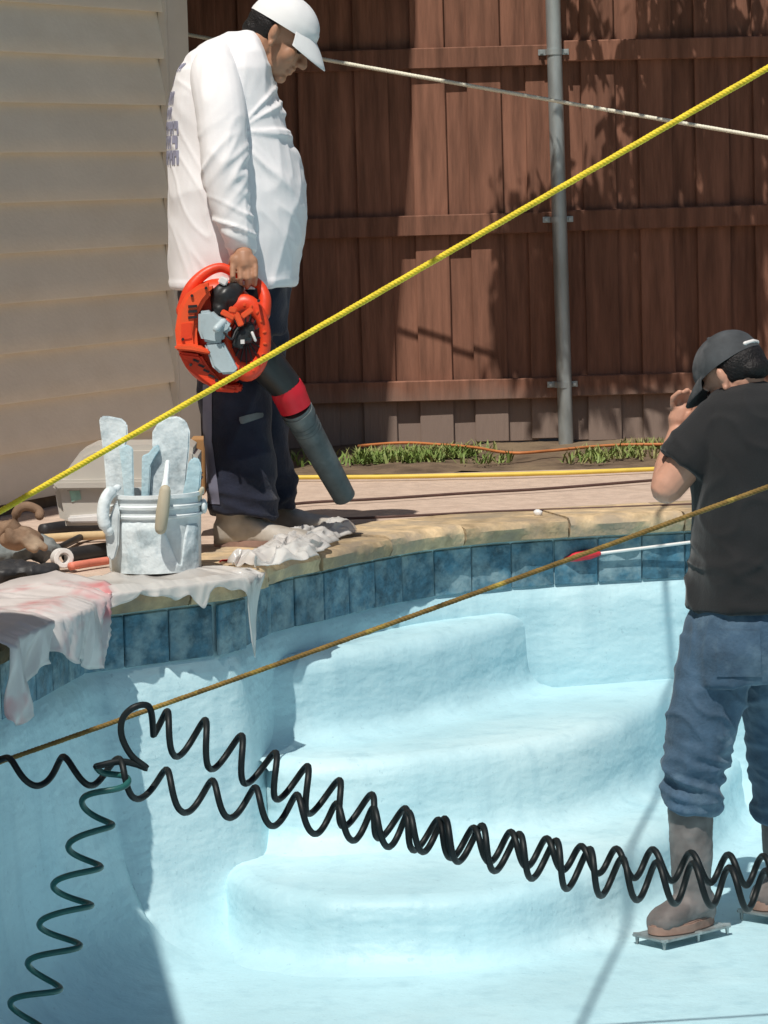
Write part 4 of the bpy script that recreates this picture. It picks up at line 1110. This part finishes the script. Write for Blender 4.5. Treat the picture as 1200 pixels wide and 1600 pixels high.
solid('blade', [slab([(155, 657), (158, 650), (170, 650), (190, 654), (199, 662), (200, 684), (196, 700), (200, 740), (203, 790), (203, 850), (172, 850), (168, 790), (163, 720)], YP + .00, YP + .012)], M['trowel'], t, True, .004)
solid('mounting_bar', [slab([(186, 700), (198, 694), (208, 700), (210, 790), (196, 790), (190, 730)], YP - .016, YP - .003)], M['trowb'], t, True, .003)
t = thing1('trowel', P(265, 780, YP + .04), 'wide round ended plaster caked trowel standing tallest on the right of the pail', 'trowel')
solid('blade', [slab([(238, 700), (238, 675), (246, 662), (262, 652), (278, 650), (291, 658), (297, 674), (296, 700), (293, 730), (288, 790), (282, 850), (236, 850), (233, 790), (233, 740)], YP + .045, YP + .058)], M['trowel'], t, True, .004)
solid('mounting_bar', [slab([(222, 712), (232, 708), (240, 698), (248, 694), (250, 704), (242, 716), (236, 728), (232, 790), (221, 790)], YP + .025, YP + .042)], M['trowb'], t, True, .003)
t = thing1('trowel', P(302, 780, YP + .03), 'short rounded light blue trowel leaning at the right rim of the pail', 'trowel')
solid('blade', [slab([(292, 740), (294, 724), (300, 715), (307, 714), (313, 720), (315, 734), (313, 760), (306, 790), (300, 830), (284, 830), (286, 770)], YP + .01, YP + .02)], M['trowb'], t, True, .004)
t = thing1('stick', P(306, 780, YP - .06), 'thin wooden stick poking from the right side of the pail', 'stick')
solid('shaft', [tube([P(316, 764, YP - .05), P(300, 800, YP - .03)], [.007, .009], 10)], M['wood'], t)
t = thing1('trowel', P(255, 790, YP - RT - .02), 'trowel hung over the front rim of the pail by its tang, cream wooden handle down', 'trowel')
hx = [P(262, 722, YP - .06), P(259, 750, YP - .10), P(257, 768, YP - RT - .030)]
solid('tang', [tube(hx, [.007, .009, .013], 10)], M['trowel'], t)
solid('handle', [tube([P(258, 766, YP - RT - .032), P(254, 800, YP - RT - .036), P(251, 826, YP - RT - .036)], [.016, .019, .017], 16)], M['wood'], t)
t = thing1('float', P(170, 800, YP - .12), 'curved white float handle hooked over the left rim of the pail', 'float')
fl = spline([P(184, 762, YP - .10), P(170, 772, YP - .125), P(162, 790, YP - .135), P(162, 815, YP - .135), P(170, 830, YP - .13)], 6)
solid('handle', [tube(fl, [.010] * 4 + [.018] * (len(fl) - 8) + [.014] * 4, 14)], M['trowel'], t)
solid('blade', [slab([(164, 826), (183, 780), (187, 800), (186, 850), (180, 872), (174, 876), (168, 868)], YP - .125, YP - .105)], M['pail'], t, True, .004)

# ================================================================== CLUTTER ON THE DECK
# tilted translucent storage bin
bn = empty('storage_bin', G(200, 812), 'cloudy white plastic storage bin lying behind the pail', 'storage bin')
YN = 9.62
solid('bin_body', [slab([(90, 756), (100, 812), (108, 816), (300, 812), (312, 800), (312, 700), (296, 690), (150, 692), (130, 702)], YN - .02, YN + .22)], M['bin'], bn, True, .02)
solid('rim', [slab([(86, 752), (96, 744), (310, 740), (316, 748), (310, 758), (96, 760)], YN - .045, YN + .24)], M['bin'], bn, True, .008)
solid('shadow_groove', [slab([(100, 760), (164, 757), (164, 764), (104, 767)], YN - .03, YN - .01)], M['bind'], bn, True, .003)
solid('foot_rim', [slab([(106, 806), (170, 801), (300, 799), (300, 814), (108, 817)], YN - .035, YN + .0)], M['white'], bn, True, .006)
solid('sticker', [slab([(108, 766), (124, 764), (127, 780), (112, 784)], YN - .0235, YN - .0205)], M['stick'], bn, False)
cb = empty('cardboard_box', G(305, 760), 'small brown cardboard box between the bin and the worker', 'box')
solid('box_body', [slab([(299, 684), (322, 684), (322, 770), (299, 770)], 10.18, 10.34)], M['card'], cb, False, .003)
def lump(name, c, r, m, label, cat, amp=.02, sc=14, rot=0, seed=0):
    o = blob(name, [ell(c, r, 24, 16, Matrix.Rotation(rot, 3, 'Z'))], .006, m, None, 1, lambda p: amp * noise.fractal(Vector((p.x * sc + seed, p.y * sc, p.z * sc)), 1, 2.1, 3))
    # rest on the deck
    zmin = min(v.co.z for v in o.data.vertices)
    for v in o.data.vertices: v.co.z += -zmin - .004
    o.data.update()
    return tag(o, label, cat)
# pair of worn leather gloves at far left (arched one with an open cuff)
gl = empty('work_glove', G(40, 850), 'crumpled brown leather glove with arched cuff near the house corner', 'glove')
YG = 9.35
solid('cuff', [tube(spline([P(24, 836, YG), P(23, 812, YG), P(30, 795, YG), P(44, 791, YG), P(60, 798, YG), P(62, 806, YG - .01)], 6), [.018, .02, .02, .02, .019, .012, .008, .008] + [.014] * 23, 12)], M['brown'], gl)
blob('palm', [ell(P(35, 842, YG), (.06, .06, .035)), tube([P(45, 838, YG - .04), P(58, 848, YG - .05), P(68, 856, YG - .05)], [.02, .014, .011], 10), tube([P(38, 846, YG - .06), P(54, 856, YG - .07)], [.016, .012], 10), tube([P(20, 842, YG - .04), P(12, 830, YG - .04)], [.016, .012], 10)], .006, M['brown'], gl, 2, lambda p: .012 * nz(p, 26))
lump('rag', G(6, 868), (.08, .07, .045), M['brown'], 'bunched tan rag at the left edge of the deck', 'rag', .03, 18, 0, 3)
lump('cloth', G(30, 884), (.15, .07, .035), M['toolg'], 'wet grey cloth heaped in front of the brown glove', 'cloth', .022, 16, .2, 9)
lump('cloth', G(14, 912), (.14, .06, .028), M['toolk'], 'black cloth folded at the left edge beside the plastic bag', 'cloth', .02, 14, .1, 21)
def bar(name, uvs, r, m, label, cat, z=None, flat=1.0):
    pts = spline([G(u, v, r if z is None else z) for u, v in uvs], 6); fr = frames(pts)
    rings = [ering(p, f[0], f[1], r * flat, r, 12) for p, f in zip(pts, fr)]
    return tag(put(name, new_mesh(name, *loft(rings)), m), label, cat)
bar('pry_bar', [(66, 828), (110, 822), (160, 820), (170, 820)], .02, M['toolk'], 'black bar lying just in front of the storage bin', 'bar')
bar('wood_strip', [(58, 842), (120, 838), (165, 836)], .014, mat('pale_wood', (.62, .46, .26), .8, .2, 8), 'pale wooden strip lying between two black tools', 'wood strip')
bar('scraper', [(62, 858), (90, 856), (112, 846), (130, 838), (160, 832)], .011, M['toolk'], 'bent black tool handle crossing the wooden strip', 'tool')
bar('rubber_float', [(104, 868), (140, 862), (168, 858)], .022, M['toolk'], 'black rubber float lying left of the pail', 'float')
bar('red_strip', [(110, 885), (140, 880), (168, 876)], .012, mat('pale_red_plastic', (.70, .22, .15), .5, .25, 12), 'pale red plastic strip left of the pail', 'plastic strip')
rl = empty('tape_roll', G(94, 890), 'small white tape roll standing among the tools', 'tape roll')
cT = G(94, 888); cT.z = .030
def ringroll(c, R, r, h):
    ax_ = Vector((.35, -.93, .1)).normalized(); f = frames([c, c + ax_])[0]
    seq = [(R, 0), (R, h), (r, h), (r, 0)]
    V, F = loft([ering(c + ax_ * hh, f[0], f[1], q, q, 20) for q, hh in seq], False)
    for i in range(20): F.append((60 + i, 60 + (i + 1) % 20, (i + 1) % 20, i))
    return V, F
solid('roll', [ringroll(cT, .03, .014, .05)], M['white'], rl, True, .003)

# plastic sheeting draped over the coping
def sheet(name, sA, sB, back, hang, m, label, cat, seed=0, bump=.012, lift=.006, nl=90, nc=46):
    V, F = [], []
    for i in range(nl + 1):
        t = i / nl; s = sA + (sB - sA) * t
        p, nn = along(s)
        bk = back(t); hg = hang(t)
        tot = bk + .062 + hg
        for j in range(nc + 1):
            l = tot * j / nc
            if l < bk: q = p - nn * (bk - l) + nn * .0; zz = lift; 
            elif l < bk + .062: q = p + nn * (l - bk); zz = lift
            else:
                q = p + nn * (.066 + .010 * nz((s * 9, seed, l * 4))); zz = lift - (l - bk - .062)
            e = l - bk
            b1 = bump * (.5 + noise.noise(Vector((s * 7 + seed, l * 4, 0)))) + bump * .55 * (1 - 2 * abs(noise.noise(Vector((s * 13 + seed + l * 6, l * 3, 5)))))
            if l < bk + .05: q = q + Vector((0, 0, max(0, b1)))
            else: q = q + nn * b1 * 2.0
            ex = Vector((noise.noise(Vector((s * 20, seed, 4))), noise.noise(Vector((s * 20, seed, 8))), 0)) * .02 * (1 if j in (0, nc) else 0)
            V.append(Vector((q.x, q.y, zz if l >= bk + .05 else max(zz + q.z, lift))) + ex)
    for i in range(nl):
        for j in range(nc): F.append((i * (nc + 1) + j, (i + 1) * (nc + 1) + j, (i + 1) * (nc + 1) + j + 1, i * (nc + 1) + j + 1))
    me = new_mesh(name, V, F); o = put(name, me, m)
    md = o.modifiers.new('th', 'SOLIDIFY'); md.thickness = .0012
    return tag(o, label, cat)
aC = arc[iC]
LBC = aC - aB
def hang1(t):
    h = .015 + .02 * (.5 + .5 * math.sin(t * 17)) + .02 * nz((t * 14, 2, 2))
    h += .22 * math.exp(-((t - .93) / .035) ** 2) + .06 * math.exp(-((t - .62) / .05) ** 2)
    return max(.004, h)
sheet('plastic_sheet', aB + LBC * .02, aC + .06, lambda t: .20 + .03 * nz((t * 8, 0, 0)) - (.06 if t > .85 else 0), hang1, M['film'], 'clear plastic sheet under the pail with torn strips over the pool edge', 'plastic sheet', 2, .012)
def hang2(t):
    return max(.01, .14 + .05 * math.sin(t * 9 + 1) + .04 * nz((t * 9, 5, 0)) - .10 * max(0, t - .8) * 5)
sheet('plastic_bag', aB - 1.0, aB + .10, lambda t: .26 + .03 * nz((t * 7, 3, 0)), hang2, M['filmr'], 'white plastic bag with red print draped over the left pool edge', 'plastic bag', 11, .022, .008)
# crumpled film by the worker's shoes
def crumple(name, uvs, wid, m, label, cat, seed, amp=.03):
    c = spline([G(u, v, .012) for u, v in uvs], 26); n = len(c); V, F = [], []; nc = 44
    for i, p in enumerate(c):
        t = i / (n - 1); tg = c[min(i + 1, n - 1)] - c[max(0, i - 1)]; sd_ = Vector((-tg.y, tg.x, 0)).normalized()
        wv = wid * (.45 + .55 * math.sin(math.pi * min(.97, max(.08, t)))) * (1 + .55 * nz((t * 7, seed, 0)))
        off = .35 * wid * nz((t * 4, seed, 9))
        for j in range(nc + 1):
            a = j / nc - .5; q = p + sd_ * (wv * a + off)
            n1 = nz((q.x * 13 + seed, q.y * 8, 1)); n2 = nz((q.x * 27 - q.y * 12, q.y * 17 + seed, 2)); n3 = nz((q.x * 50, q.y * 40 + seed, 3))
            hgt = amp * (.55 * (1 - 2.2 * abs(n1)) + .35 * (1 - 2.2 * abs(n2)) + .12 * n3 + .15)
            q = q + Vector((.03 * n2, .03 * n1, 0))
            V.append(Vector((q.x, q.y, .004 + max(0, hgt) * (1 - (2 * a) ** 4 * .8))))
    for i in range(n - 1):
        for j in range(nc): F.append((i * (nc + 1) + j, (i + 1) * (nc + 1) + j, (i + 1) * (nc + 1) + j + 1, i * (nc + 1) + j + 1))
    o = put(name, new_mesh(name, V, F), m); md = o.modifiers.new('th', 'SOLIDIFY'); md.thickness = .001
    return tag(o, label, cat)
crumple('plastic_film', [(385, 884), (415, 878), (445, 862), (475, 848), (500, 838), (522, 824)], .19, M['film'], 'crumpled clear film lying on the coping by the worker\'s shoes', 'plastic film', 3, .05)
crumple('red_plastic_scrap', [(352, 876), (372, 874), (390, 872)], .10, M['redp'], 'small red plastic scrap next to the crumpled film', 'plastic scrap', 9, .02)
bar('lid', [(510, 826), (517, 825), (523, 824)], .020, M['white'], 'small round white lid at the end of the crumpled film', 'lid')
# roller pole with a red end lying along the far tiles
rp_ = empty('roller_pole', P(910, 868, 10.3), 'white pole with a red end resting on the far pool wall', 'pole')
solid('red_end', [tube([P(884, 874, 10.43), P(900, 870, 10.43), P(922, 866, 10.44), P(936, 865, 10.44)], [.008, .016, .017, .008], 12)], M['redp'], rp_)
solid('pole', [tube([P(936, 865, 10.44), P(1000, 857, 10.47), P(1120, 842, 10.52)], .0052, 10)], M['white'], rp_)
tag(lump('stone_chip', G(841, 806), (.016, .016, .014), M['white'], 'small white chip lying on the coping', 'chip', .006, 40), None)

# ================================================================== TREE BEHIND THE FENCE
tree = empty('tree', (2.9, 14.6, -.05), 'leafy tree behind the fence casting dappled shade on the boards', 'tree')
rt = random.Random(21)
V, F = [], []
def leaf(c, d, L_, w_):
    d = d.normalized(); sd_ = d.cross(Vector((rt.uniform(-1, 1), rt.uniform(-1, 1), rt.uniform(-.3, .3)))).normalized() * w_
    k = len(V); V.extend([c, c + d * L_ * .45 + sd_, c + d * L_, c + d * L_ * .45 - sd_]); F.append((k, k + 1, k + 2, k + 3))
regs = [(1070, 230, 110, 150, 60), (1010, 420, 130, 110, 70), (965, 500, 95, 70, 30), (818, 370, 32, 80, 14), (822, 480, 30, 90, 18), (870, 540, 42, 60, 14), (1150, 90, 55, 95, 32), (1120, 470, 80, 90, 34), (914, 12, 12, 18, 4), (1040, 110, 60, 50, 14), (1180, 300, 60, 140, 26), (1060, 20, 60, 30, 10), (905, 350, 60, 40, 10)]
cents = []
for (u, v, ru, rv, n) in regs:
    for _ in range(n):
        a = rt.random() * 6.283; r_ = math.sqrt(rt.random())
        Fp = P(u + ru * r_ * math.cos(a), v + rv * r_ * math.sin(a), FY)
        c = Fp - SUND * (max(.5, (2.15 - Fp.z) / -SUND.z) + rt.uniform(.0, .9)); cents.append(c)
        for q in range(17):
            d = Vector((rt.uniform(-.5, .5), rt.uniform(-.5, .5), -1))
            leaf(c + Vector((rt.gauss(0, .045), rt.gauss(0, .05), rt.gauss(0, .08))), d, rt.uniform(.07, .15), rt.uniform(.012, .024))
put('crown', new_mesh('crown', V, F, False), M['leaf'], tree)
hubp = Vector((2.3, 13.2, 4.6))
solid('trunk', [tube(spline([(2.9, 14.6, -.1), (2.85, 14.5, 1.5), (2.75, 14.2, 3.0), (2.3, 13.2, 4.6), (1.7, 12.2, 5.2)], 6), vspline([.16, .14, .12, .08, .03], 6), 14)], M['bark'], tree)
for i in range(7):
    c = rt.choice(cents); st = Vector((2.9, 14.6, 2.0)).lerp(hubp, rt.uniform(.5, 1))
    c = c + Vector((0, 0, .05)); mid = st.lerp(c, .5) + Vector((0, 0, .35))
    solid('limb', [tube(spline([st, mid, c], 6), vspline([.03, .016, .004], 6), 8)], M['bark'], tree)
